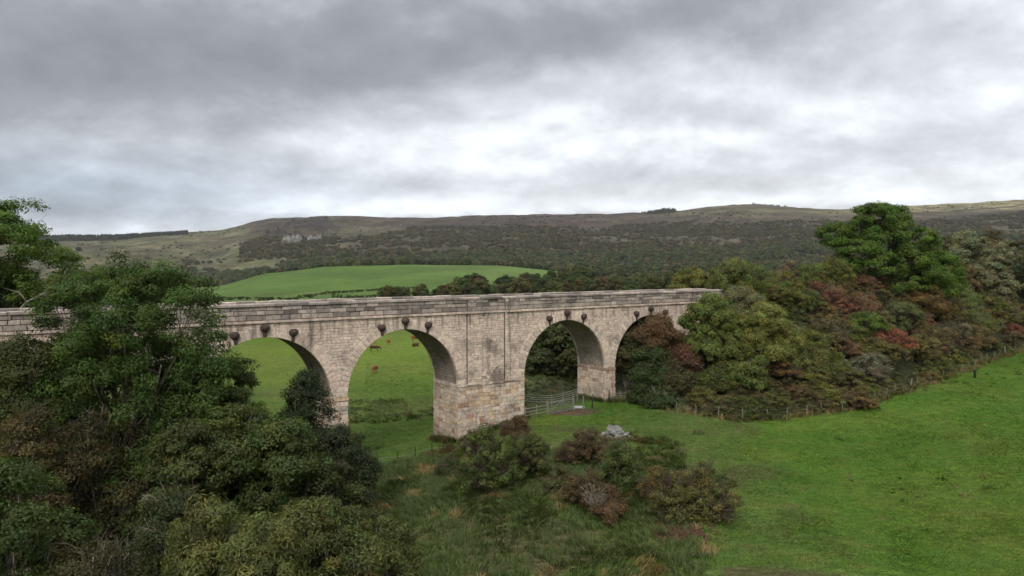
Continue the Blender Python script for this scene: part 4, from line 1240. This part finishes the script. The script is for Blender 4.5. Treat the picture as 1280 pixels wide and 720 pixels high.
# conifer belt on the left skyline and clumps along the ridge
px = rr.uniform(-120, 236, 1900); Y = rr.uniform(2540, 2700, 1900) - (px > 150) * 30; X = (px - 640) / F * Y
H = rr.uniform(13, 19, 1900) * (1 - .35 * sstep(120, 236, px)); wood('conifer_plantation', X, Y, H, H * .30, palette(rr, 1900, [(.012, .019, .014), (.017, .025, .017)], [1, 1]), 40, 'long dark conifer belt along the left skyline', spire=True)
px = np.concatenate([800 + 45 * rr.beta(1.6, 1.3, 330), rr.uniform(420, 470, 26), rr.uniform(705, 760, 22), rr.uniform(940, 985, 50), rr.uniform(236, 246, 8)]); n = len(px)
Y = np.full(n, 2960.0) + rr.uniform(-30, 40, n); Y[-8:] = 2560; X = (px - 640) / F * Y; H = rr.uniform(6, 15, n) * np.where(px < 846, np.clip(1.15 - np.abs(px - 828) / 40, .45, 1), 1); H[330:378] *= .55; H[378:428] *= .5
wood('ridge_plantation', X, Y, H, H * .36, palette(rr, n, [(.022, .028, .020), (.03, .036, .024)], [1, 1]), 40, 'small dark clumps of trees standing along the moor ridge', spire=True)
# scattered scrub on the moor
px, X, Y = scatter(rr, 2600, 60, 1420, 1500, 2900)
nz = fbm(X * .006, Y * .006, 58, 4); keep = nz > .53; px, X, Y = px[keep], X[keep], Y[keep]; n = len(X)
wood('moorland_scrub', X, Y, rr.uniform(1.5, 4.5, n), rr.uniform(1.5, 4.5, n), palette(rr, n, [(.028, .028, .018), (.038, .030, .022)], [1, 1]), 30, 'scattered dark gorse and thorn dotted over the open moor')
x, y = at(98, 1700)
for (px_, Yy, sc_, lab) in [(99, 1750, 1.5, 'lone round tree in the pale pasture on the far left hillside'), (72, 1650, 1.0, 'small bush left of the lone round tree on the far left hillside')]:
    o = valley_tree(px_, Yy, sc_, 0, kind=1, label=lab, group=None)
    if 'group' in o: del o['group']

# ------------------------------------------------------------------ crags and rocks
def rock_mesh(rs_, size, flat=.7, sub=2):
    import bmesh
    bm = bmesh.new(); bmesh.ops.create_icosphere(bm, subdivisions=sub, radius=.5)
    pl = [(Vector(unit(rs_, 1)[0]), rs_.uniform(.26, .44)) for _ in range(9)]
    for v in bm.verts:
        for n_, d_ in pl:
            k = v.co.dot(n_) - d_
            if k > 0: v.co -= n_ * k * .92
        v.co += Vector(rs_.uniform(-.015, .015, 3)); v.co.x *= size[0]; v.co.y *= size[1]; v.co.z *= size[2]
    V = [tuple(v.co) for v in bm.verts]; Fa = [tuple(l.index for l in f.verts) for f in bm.faces]; bm.free()
    return V, Fa
rs2 = np.random.RandomState(6)
for (cp, Yc, n, wpx, lab) in [(366, 1880, 15, 22, 'broken pale grey crag on the hillside below the moor, left of the other'), (394, 1905, 9, 13, 'pale grey crag on the hillside below the moor, right of the other')]:
    x, y = at(cp, Yc); z = gz(x, y); mb = MB()
    for k in range(n):
        V, Fa = rock_mesh(rs2, (rs2.uniform(7, 15), rs2.uniform(5, 9), rs2.uniform(16, 34) * (1 - .5 * k / n)), sub=2)
        dx = rs2.uniform(-1, 1) * wpx * 1.0; dy = rs2.uniform(-14, 14)
        zz = gz(x + dx, y + dy) - z
        mb.add([(v[0] + dx, v[1] + dy, v[2] + zz + 6) for v in V], Fa)
    o = mb.build('crag', M_CRAG); o.location = (x, y, z); tag(o, lab, 'crag')
mb = MB()
for k in range(110):
    pxk = rs2.uniform(280, 560); Yk = rs2.uniform(2150, 2800); X, Y = at(pxk, Yk)
    if fbm(np.array([X * .006]), np.array([Y * .006]), 66, 3)[0] < .5: continue
    V, Fa = rock_mesh(rs2, (rs2.uniform(4, 13), 4, rs2.uniform(2, 5)), sub=1); zz = gz(X, Y)
    mb.add([(v[0] + X, v[1] + Y, v[2] + zz + .6) for v in V], Fa)
o = mb.build('boulders', M_CRAG); tag(o, 'small grey outcrops strewn over the heather of the moor edge', 'boulders', kind='stuff')
# dry stone walls on the far moor at right
def drywall(pts, h, label, seed):
    x0, y0 = at(*pts[0]); z0 = gz(x0, y0); mb = MB(); rw = random.Random(seed); P = []
    for (a, b) in zip(pts[:-1], pts[1:]):
        (ax, ay), (bx, by) = at(*a), at(*b); n = max(2, int(math.hypot(bx - ax, by - ay) / 12))
        for i in range(n): P.append((ax + (bx - ax) * i / n, ay + (by - ay) * i / n))
    P.append(at(*pts[-1]))
    for (ax, ay), (bx, by) in zip(P[:-1], P[1:]):
        za, zb = gz(ax, ay), gz(bx, by); d = Vector((bx - ax, by - ay, 0)).normalized(); nn = Vector((-d.y, d.x, 0)) * .8; hh = h * rw.uniform(.85, 1.1)
        V = [Vector((ax, ay, za - 1)) - nn, Vector((bx, by, zb - 1)) - nn, Vector((bx, by, zb - 1)) + nn, Vector((ax, ay, za - 1)) + nn]
        V += [Vector((ax, ay, za + hh)) - nn * .5, Vector((bx, by, zb + hh)) - nn * .5, Vector((bx, by, zb + hh)) + nn * .5, Vector((ax, ay, za + hh)) + nn * .5]
        mb.add([tuple(v - Vector((x0, y0, z0))) for v in V], [(0,3,2,1),(4,5,6,7),(0,1,5,4),(1,2,6,5),(2,3,7,6),(3,0,4,7)])
    o = mb.build('dry_stone_wall', simple_noise_mat('dark_dry_stone', (.05, .045, .04), (.08, .07, .06), 1, .9, .1)); o.location = (x0, y0, z0); tag(o, label, 'wall')
drywall([(1130, 2500), (1200, 2560), (1290, 2760)], 3.2, 'dark stone wall climbing across the pale moor at the right skyline', 3)
drywall([(1215, 2300), (1300, 2480)], 2.6, 'shorter dark stone wall lower on the pale moor at the right edge', 4)

# ------------------------------------------------------------------ heap of stones
hx, hy, hz = hit(768, 548)
for i, (dx, dy, dz, sx, sy, sz, tilt) in enumerate([(-.15, .5, .55, .95, .6, .75, .8), (.75, .35, .25, .9, .7, .5, .1), (.1, .0, .25, .8, .7, .45, -.2), (-.75, .2, .18, .7, .6, .45, .3), (1.2, .0, .15, .8, .6, .4, -.4),
        (.45, .75, .55, .8, .6, .5, .2), (.6, -.35, .1, .6, .5, .35, .1), (-.4, -.45, .08, .6, .45, .3, -.1), (.15, -.9, .05, .5, .4, .3, .3), (1.5, -.4, .05, .5, .4, .3, 0), (-1.2, -.1, .08, .5, .5, .35, .1), (1.0, -1.1, .0, .45, .4, .3, 0)]):
    V, Fa = rock_mesh(rs2, (sx * 1.35, sy * 1.35, sz * 1.35)); mb = MB(); mb.add(V, Fa, (1, 1, 1)); o = mb.build('fallen_stone', M_ROCK)
    o.location = (hx + dx, hy + dy, gz(hx + dx, hy + dy) + dz + .08); o.rotation_euler = (.2 * (i % 3), tilt, i * 1.3)
    if i == 0: tag(o, 'largest pale slab tilted on top of the stone heap', 'stone')
    else: tag(o, 'pale grey fallen block in the stone heap on the meadow', 'stone', 'fallen blocks in the stone heap')

# ------------------------------------------------------------------ fences and gates
def post(parent, x, y, h, r, mat, name='post', lean=0.0, square=False, z=None):
    z = gz(x, y) if z is None else z; o0 = parent.location; mb = MB()
    mb.tube([(0, 0, -.3), (lean * .5 * h, 0, h * .5), (lean * h, 0, h), (lean * h, 0, h + .02)], [r, r * .97, r * .93, r * .5], 4 if square else 7)
    ob = mb.build(name, mat, parent); ob.location = (x - o0.x, y - o0.y, z - o0.z); return ob
def wire(mb, o0, pts, r, sag=.0, n=6):
    P = []
    for a, b in zip(pts[:-1], pts[1:]):
        for k in range(n):
            f = k / n; p = Vector(a).lerp(Vector(b), f); p.z -= sag * 4 * f * (1 - f); P.append(p - o0)
    P.append(Vector(pts[-1]) - o0); mb.tube(P, r, 4)

# wire fence along the foot of the embankment
e = empty('wire_fence', (P[0][0], P[0][1], gz(P[0][0], P[0][1])), 0, 'long wire fence on grey wooden posts along the foot of the scrub bank', 'fence')
rf = random.Random(3); tops = []
for k, (x, y, _) in enumerate(P[:98]):
    h = rf.uniform(.9, 1.3); big = k in (17, 30)
    post(e, x, y, h + (.35 if big else 0), .05 if not big else .10, M_WOODP, lean=rf.uniform(-.16, .16)); tops.append(Vector((x, y, gz(x, y) + h)))
mb = MB()
for dz in (.12, .42, .72): wire(mb, e.location, [t - Vector((0, 0, dz)) for t in tops], .004, n=1)
mb.build('wire', M_WIRE, e)

# low fence with pale tape by the slender pier
fp = [hit(a, b) for a, b in [(459, 592), (477, 584), (496, 578), (518, 572.5), (539, 567), (558, 565)]]
e = empty('electric_fence', fp[0], 0, 'short fence of two pale and four dark posts left of the thick middle pier', 'fence')
tp_ = []
for k, (x, y, z) in enumerate(fp):
    h = .78 if k < 2 else .85; post(e, x, y, h, .04 if k < 2 else .05, M_WOODP if k < 2 else M_WOODD); tp_.append(Vector((x, y, z + h * (.95 if k < 2 else .45))))
mb = MB(); wire(mb, e.location, tp_, .022, .05); mb.build('tape', M_WOODP, e)

# rail fence, field gates, hurdle at the third arch
def rails(parent, a, b, hs, r, mat, name='rail', sag=0, flatn=4):
    for h in hs:
        mb = MB(); n = 8; P_ = []
        for k in range(n + 1):
            f = k / n; x = a[0] + (b[0] - a[0]) * f; y = a[1] + (b[1] - a[1]) * f
            z = (a[2] + (b[2] - a[2]) * f) + h - sag * 4 * f * (1 - f); P_.append(Vector((x, y, z)) - parent.location)
        mb.tube(P_, r, flatn); mb.build(name, mat, parent)
def mk_rail_fence(p0, p1, nposts, label, hs=(.35, .72, 1.08), mat=M_WOODP, name='rail_fence', r=.045):
    e = empty(name, (p0[0], p0[1], gz(p0[0], p0[1])), 0, label, 'fence')
    for k in range(nposts):
        f = k / max(1, nposts - 1); x = p0[0] + (p1[0] - p0[0]) * f; y = p0[1] + (p1[1] - p0[1]) * f; post(e, x, y, 1.35, .07, mat)
    rails(e, (p0[0], p0[1] - .09, gz(*p0[:2])), (p1[0], p1[1] - .09, gz(*p1[:2])), hs, r, mat)
    return e
ga = hit(657, 525); gb = hit(685, 520); gc = hit(718, 513.5); gd = hit(730, 512)
mk_rail_fence(ga, gb, 3, 'three rail pale wooden fence between the thick middle pier and the field gate')
def field_gate(p0, p1, label, n=6, h=1.15, mat=M_GALV):
    p0 = Vector((p0[0], p0[1], gz(p0[0], p0[1]) + .12)); p1 = Vector((p1[0], p1[1], gz(p1[0], p1[1]) + .12))
    e = empty('field_gate', p0, 0, label, 'gate'); d = p1 - p0
    fr_ = MB(); r = .032
    fr_.tube([(0, 0, 0), (0, 0, h)], r, 6); fr_.tube([d, d + Vector((0, 0, h))], r, 6)
    fr_.tube([(0, 0, h), d + Vector((0, 0, h))], r, 6); fr_.tube([(0, 0, 0), d], r, 6); fr_.tube([d * .5, d * .5 + Vector((0, 0, h))], r * .8, 6)
    fr_.tube([(0, 0, 0), d * .5 + Vector((0, 0, h))], r * .6, 5); fr_.tube([d, d * .5 + Vector((0, 0, h))], r * .6, 5)
    fr_.build('gate_frame', mat, e)
    for k in range(1, n):
        z = h * (k / n) ** 1.15; mb = MB(); mb.tube([(0, 0, z), d + Vector((0, 0, z))], r * .7, 6); mb.build('bar', mat, e)
    return e
field_gate(gb, gc, 'long pale metal field gate with many bars beside the bare earth patch')
for (p, mt, hgt, lab) in [(hit(684, 520), M_WOODP, 1.5, 'pale gatepost joining the rail fence and the metal gate'), (hit(717, 514), M_WOODP, 1.6, 'thick pale gatepost at the far end of the metal gate'), (hit(729.5, 512.5), M_GALV, 1.45, 'thin pale post between the metal gate and the dark post'),
                     (hit(741, 511), M_WOODD, 1.5, 'dark post standing in front of the slender right pier'), (hit(762, 505), M_WOODD, 1.5, 'dark post at the left end of the wooden hurdle')]:
    e = empty('gatepost', p, 0, lab, 'post'); post(e, p[0], p[1], hgt, .085, mt, 'shaft')
    mb = MB(); mb.tube([(0, 0, hgt - .2), (0, 0, hgt - .12)], .10, 8); mb.build('collar', M_WIRE, e)
# sagging rails behind, from the middle pier to the next
s0, q0 = 20.6, 4.2
pa = world(20.55, 4.6); pb = hit(690, 509); pc = hit(722, 503)
e = empty('sagging_fence', (pb[0], pb[1], gz(pb[0], pb[1])), 0, 'sagging four rail fence hung across the arch behind the metal gate', 'fence')
for a_, b_, sg_ in (((pa[0], pa[1], gz(*pa) + 1.6), (pb[0], pb[1], gz(pb[0], pb[1])), .18), ((pb[0], pb[1], gz(pb[0], pb[1])), (pc[0], pc[1], gz(pc[0], pc[1]) + .25), .08)):
    rails(e, a_, b_, (.5, .75, 1.0, 1.25), .028, M_WIRE, sag=sg_)
for (px_, py_) in ((690, 509), (704, 507.5), (722, 503)):
    p = hit(px_, py_); post(e, p[0], p[1], 1.45, .06, M_WOODP)
# wooden hurdle in front of the bush
pa, pb = hit(764, 504), hit(783, 503)
e = empty('wooden_hurdle', (pa[0], pa[1], gz(pa[0], pa[1])), 0, 'small grey wooden hurdle between the slender right pier and the rust red thorn', 'hurdle')
for k in range(4):
    f = k / 3; post(e, pa[0] + (pb[0] - pa[0]) * f, pa[1] + (pb[1] - pa[1]) * f, 1.25, .055, M_WOODP)
rails(e, (pa[0], pa[1] - .08, gz(*pa[:2])), (pb[0], pb[1] - .08, gz(*pb[:2])), (.25, .5, .75, 1.02), .035, M_WOODP)
# white feed trough lying by the gate
p = hit(724, 512); e = empty('feed_trough', (p[0], p[1], p[2]), .1, 'small white feed trough lying in the grass by the metal gate', 'trough')
mb = MB(); L_, w_, h_ = .62, .17, .24; t_ = .03
mb.box((-L_, -w_, .05), (L_, w_, .09)); mb.box((-L_, -w_, .09), (L_, -w_ + t_, h_ + .05)); mb.box((-L_, w_ - t_, .09), (L_, w_, h_ + .05)); mb.box((-L_, -w_ + t_, .09), (-L_ + t_, w_ - t_, h_ + .05)); mb.box((L_ - t_, -w_ + t_, .09), (L_, w_ - t_, h_ + .05))
mb.build('basin', M_WHITE, e)
for sx_ in (-.5, .5):
    mb = MB(); mb.box((sx_ - .04, -w_, -.05), (sx_ + .04, w_, .048)); mb.build('foot', M_WHITE, e)
# black marker post out in the field
p = hit(1221, 473); e = empty('marker_post', p, 0, 'short black marker post alone in the mown field near the scrub at right', 'post')
mb = MB(); mb.tube([(0, 0, -.2), (0, 0, .98)], [.16, .15], 8); mb.build('shaft', M_BLACK, e)
mb = MB(); mb.box((-.26, -.1, .98), (.26, .1, 1.1)); mb.build('cap', M_BLACK, e)

# ------------------------------------------------------------------ cattle
def make_cow(mat, label, loc, rz, lying=False, sc=1.0, group='brown cattle grazing beyond the viaduct'):
    e = empty('cow', loc, rz, label, 'cow', group); e.scale = (sc,) * 3
    dz = -.42 if lying else 0
    J = {}
    V = []; R_ = []; E = []
    def v(co, r): V.append((co[0], co[1], co[2])); R_.append(r); return len(V) - 1
    h = 1.02 + dz
    hip = v((-.72, 0, h + .02), (.27, .30)); m1 = v((-.25, 0, h - .06), (.33, .36)); m2 = v((.25, 0, h - .06), (.32, .36)); sh = v((.62, 0, h + .02), (.25, .33))
    rump = v((-.95, 0, h + .02), (.16, .20)); nk = v((.95, 0, h - .02), (.15, .20)); hd = v((1.18, 0, h - .28 if not lying else h + .1), (.12, .14)); mz = v((1.36, 0, h - .56 if not lying else h - .06), (.075, .085)); 
    tl = v((-1.06, 0, h - .1), (.035, .035)); tl2 = v((-1.08, 0, h - .6), (.03, .03)); 
    E += [(hip, m1), (m1, m2), (m2, sh), (hip, rump), (sh, nk), (nk, hd), (hd, mz), (rump, tl), (tl, tl2)]
    for sx in (-1, 1):
        if not lying:
            a = v((-.78, .19 * sx, .72), (.13, .12)); b = v((-.66, .20 * sx, .60), (.085, .09)); c = v((-.84, .20 * sx, .40), (.055, .055)); d = v((-.80, .20 * sx, .05), (.05, .05)); E += [(hip, a), (a, b), (b, c), (c, d)]
            a = v((.60, .18 * sx, .68), (.10, .12)); b = v((.60, .18 * sx, .40), (.06, .06)); d = v((.60, .18 * sx, .05), (.05, .05)); E += [(sh, a), (a, b), (b, d)]
        else:
            a = v((-.60, .30 * sx, .22), (.14, .12)); b = v((-.25, .42 * sx, .12), (.07, .07)); c = v((-.62, .44 * sx, .07), (.05, .05)); E += [(hip, a), (a, b), (b, c)]
            a = v((.62, .26 * sx, .2), (.10, .10)); b = v((.92, .28 * sx, .10), (.06, .06)); c = v((.62, .34 * sx, .06), (.05, .05)); E += [(sh, a), (a, b), (b, c)]
    me = bpy.data.meshes.new('body'); me.from_pydata(V, E, []); o = bpy.data.objects.new('body', me); COL.objects.link(o); o.parent = e
    md = o.modifiers.new('skin', 'SKIN')
    for i, r in enumerate(R_): me.skin_vertices[0].data[i].radius = r
    me.skin_vertices[0].data[1].use_root = True
    o.modifiers.new('sub', 'SUBSURF').levels = 1; o.modifiers['sub'].render_levels = 2
    md.use_smooth_shade = True; me.materials.append(mat)
    hp = Vector(V[hd])
    for sx in (-1, 1):
        mb = MB(); mb.tube([hp + Vector((-.03, .10 * sx, .05)), hp + Vector((-.06, .20 * sx, .04)), hp + Vector((-.05, .27 * sx, -.01))], [.03, .055, .015], 6); mb.build('ear', mat, e, smooth=True)
        mb = MB(); mb.tube([hp + Vector((-.03, .06 * sx, .10)), hp + Vector((-.02, .15 * sx, .17)), hp + Vector((.03, .20 * sx, .25))], [.025, .018, .006], 6); mb.build('horn', M_HORN, e, smooth=True)
    return e
for (px_, py_, rz_, dark, ly, sc, lab) in [(468, 467, 1.5, False, False, 1.05, 'brown cow standing end on, nearest of the herd through the arch'),
        (468, 440, .3, True, False, 1.0, 'dark brown and pale cow grazing near the left side of the arch'),
        (485, 431, 2.0, False, False, .95, 'light brown cow facing this way at the middle of the arch'),
        (463, 430.5, 3.3, False, False, 1.0, 'brown cow half hidden by the left curve of the arch'),
        (521, 428, .15, False, False, 1.25, 'orange brown cow near the right curve of the arch, the largest in view'),
        (519, 433.5, .9, True, True, .9, 'small dark brown calf lying just below the largest cow')]:
    make_cow(M_HIDED if dark else M_HIDE, lab, hit(px_, py_), rz_, ly, sc)

# ------------------------------------------------------------------ rough grass and pasture blades
def grass(name, X, Y, h, blades, col_fn, label, wdt=.03, lean=.6, spread=.25, swirl=.15, seg2=True):
    n = len(X); Z = ground(X, Y); rr = np.random.RandomState(n % 1000 + 3)
    k = np.repeat(np.arange(n), blades); m = len(k)
    a = rr.rand(m) * 2 * PI; r = np.sqrt(rr.rand(m)) * spread * (h[k] / h.mean())
    bx = X[k] + np.cos(a) * r; by = Y[k] + np.sin(a) * r; bz = Z[k] - .03
    th = (fbm(X * swirl, Y * swirl, 15, 3) * 5 * PI)[k] + rr.normal(0, .6, m)
    ln = lean * rr.uniform(.4, 1.3, m) * h[k]; ox = np.cos(th) * ln + np.cos(a) * .35 * h[k] * rr.rand(m); oy = np.sin(th) * ln + np.sin(a) * .35 * h[k] * rr.rand(m)
    hh = h[k] * rr.uniform(.6, 1.15, m)
    px_, py_ = -np.sin(a), np.cos(a); w = wdt * rr.uniform(.6, 1.4, m)
    B0 = np.stack([bx - px_ * w, by - py_ * w, bz], 1); B1 = np.stack([bx + px_ * w, by + py_ * w, bz], 1)
    M0 = np.stack([bx + ox * .4 - px_ * w * .8, by + oy * .4 - py_ * w * .8, bz + hh * .7], 1); M1 = np.stack([bx + ox * .4 + px_ * w * .8, by + oy * .4 + py_ * w * .8, bz + hh * .7], 1)
    Tp = np.stack([bx + ox, by + oy, bz + hh * .85], 1)
    V = np.stack([B0, B1, M1, M0, Tp], 1).reshape(-1, 3); i0 = np.arange(m) * 5
    Q = np.stack([i0, i0 + 1, i0 + 2, i0 + 3], 1); Tr = np.stack([i0 + 3, i0 + 2, i0 + 4], 1)
    C = col_fn(X, Y, rr)[k] * rr.uniform(.7, 1.3, m)[:, None]
    o = np_mesh(name, V, [Q, Tr], M_GRASS, None, np.concatenate([C, C])); o.color = (1, 1, 1, 1); tag(o, label, 'grass', kind='stuff')

rg = np.random.RandomState(12)
N = 30000
Y = np.sqrt(rg.uniform(40 ** 2, 100 ** 2, N)); X = rg.uniform(-22, 21, N)
nzz = fbm(X * .12, Y * .12, 70, 4)
s_, q_ = local(X, Y)
keep = ((q_ < -.3) | ((Y > 76) & (q_ > 5.2) & (X < 0) & (nzz > .47) & (rg.rand(N) < .16))) & (X < 12 + (Y - 45) * .22 + (nzz - .5) * 12) & ((Y < 68 + .2 * X + (nzz - .5) * 14) | (X < -3))
keep &= rg.rand(N) < np.where(nzz > .47, .95, .5)
Xb = rg.uniform(0, 22, 1500); Yb = rg.uniform(84, 128, 1500); kb = (local(Xb, Yb)[1] > 5.2); X = np.concatenate([X[keep], Xb[kb]]); Y = np.concatenate([Y[keep], Yb[kb]])
def rough_col(X, Y, rr):
    a = fbm(X * .18, Y * .18, 81, 4)[:, None]; b = fbm(X * .5, Y * .5, 82, 3)[:, None]
    C = np.array((.044, .074, .018)) * (1 - a) + np.array((.066, .084, .026)) * a
    C = np.where(b > .68, np.array((.165, .130, .062)), C); C = np.where((a > .66) & (b < .45), np.array((.120, .088, .050)), C)
    return C * rr.uniform(.8, 1.2, (len(X), 1))
grass('rough_grass', X, Y, rg.uniform(.20, .55, len(X)), 22, rough_col, 'rank tussocky grass flattened in swirls on the meadow around the bushes', wdt=.022, lean=.8, spread=.32)
# dry fringe at the fence foot
FX, FY = [], []
for k in range(len(P) - 1):
    for _ in range(26):
        f = rg.rand(); FX.append(P[k][0] + (P[k + 1][0] - P[k][0]) * f + rg.normal(0, .55)); FY.append(P[k][1] + (P[k + 1][1] - P[k][1]) * f + rg.normal(.1, .55))
FX, FY = np.array(FX), np.array(FY)
grass('dry_grass', FX, FY, rg.uniform(.25, .85, len(FX)), 14, lambda X, Y, rr: np.where(rr.rand(len(X), 1) < .6, np.array((.17, .135, .07)), np.array((.075, .085, .03))), 'dry straw coloured grass along the foot of the wire fence', wdt=.025, lean=.4, spread=.3)
# pasture tufts
N = 60000
Y = 42 + 95 * rg.rand(N) ** 1.25; X = (rg.uniform(455, 1330, N) - 640) / F * Y
s_, q_ = local(X, Y); on = (ground(X, Y) - natural(X, Y)) < .2
keep = on & (((q_ < -.5) & (X > 5 + (Y - 45) * .1)) | ((q_ > 6) & (X < 2)))
X, Y = X[keep], Y[keep]
grass('pasture_grass', X, Y, rg.uniform(.05, .17, len(X)), 7, lambda X, Y, rr: np.where(fbm(X * .5, Y * 1.1, 83, 3)[:, None] > .6, np.array((.115, .135, .03)), np.array((.062, .130, .013))) * rr.uniform(.8, 1.2, (len(X), 1)), 'short green pasture grass of the grazed fields', wdt=.02, lean=1.2, spread=.35)
# rank weeds along the feet of the piers and round the stones
WX, WY, WH = [], [], []
for (a, b) in [(-15.1, -13.55), (-1.55, 0.0), (12.0, 20.4), (32.4, 33.95)]:
    for _ in range(int(150 + 40 * (b - a))):
        u = rg.rand(); side = rg.randint(3)
        if side == 0: s_, q_ = a + (b - a) * u, -.25 - abs(rg.normal(0, .35))
        elif side == 1: s_, q_ = a - .2 - abs(rg.normal(0, .3)), W * u
        else: s_, q_ = b + .2 + abs(rg.normal(0, .3)), W * u
        x, y = world(s_, q_); WX.append(x); WY.append(y); WH.append(rg.uniform(.2, .75))
for _ in range(160):
    a = rg.rand() * 2 * PI; r = rg.uniform(.9, 2.0); WX.append(hx + .2 + math.cos(a) * r); WY.append(hy - .2 + math.sin(a) * r * .9); WH.append(rg.uniform(.2, .5))
grass('rank_weeds', np.array(WX), np.array(WY), np.array(WH), 16, lambda X, Y, rr: np.where(rr.rand(len(X), 1) < .35, np.array((.12, .10, .05)), np.array((.045, .075, .018))), 'nettles and rank weeds crowding the feet of the stone piers and the fallen stones', wdt=.03, lean=.35, spread=.3)
# thistles and docks, darker clumps in the pasture
N = 420
Y = 44 + 90 * rg.rand(N) ** 1.2; X = (rg.uniform(560, 1330, N) - 640) / F * Y
s_, q_ = local(X, Y); on = (ground(X, Y) - natural(X, Y)) < .2
keep = on & (q_ < -3) & (X > 6 + (Y - 45) * .1) & (fbm(X * .07, Y * .07, 88, 3) > .45); X, Y = X[keep], Y[keep]
grass('pasture_weeds', X, Y, rg.uniform(.12, .36, len(X)), 22, lambda X, Y, rr: np.where(rr.rand(len(X), 1) < .4, np.array((.15, .125, .06)), np.array((.040, .078, .016))), 'thistles and docks dotted over the grazed field', wdt=.035, lean=.5, spread=.3)
# dead bracken patch
bx_, by_, bz_ = hit(848, 672)
N = 260
X = bx_ + rg.normal(0, .75, N); Y = by_ + rg.normal(0, .6, N)
grass('dead_bracken', X, Y, rg.uniform(.12, .35, N), 14, lambda X, Y, rr: np.tile(np.array((.085, .040, .030)), (len(X), 1)), 'reddish patch of dead bracken at the foot of the lone thorn bush', wdt=.03, lean=1.0, spread=.25)

# ------------------------------------------------------------------ air
HAZE = True
if HAZE:
    mb = MB(); mb.box((-5000, -5000, -60), (5000, 5000, 420)); hz_ = mb.build('haze', M_WHITE)
    m, nt, out = new_mat('haze'); pv = nt.nodes.new('ShaderNodeVolumePrincipled'); pv.inputs['Color'].default_value = (.92, .95, 1, 1); pv.inputs['Density'].default_value = 0.000035; pv.inputs['Anisotropy'].default_value = .2
    nt.links.new(pv.outputs[0], out.inputs['Volume']); hz_.data.materials.clear(); hz_.data.materials.append(m); tag(hz_, kind='stuff')
    hz_['label'] = 'faint pale haze hanging over the whole valley'; hz_['category'] = 'haze'

# ------------------------------------------------------------------ render settings
SC.view_settings.view_transform = 'Standard'; SC.view_settings.look = 'None'; SC.view_settings.gamma = 1; SC.view_settings.exposure = 0.60
SC.view_settings.use_curve_mapping = False
c = SC.cycles
c.max_bounces = 5; c.diffuse_bounces = 3; c.glossy_bounces = 2; c.transmission_bounces = 3; c.transparent_max_bounces = 4; c.volume_bounces = 1
c.use_adaptive_sampling = True; c.adaptive_threshold = .02
c.use_denoising = True
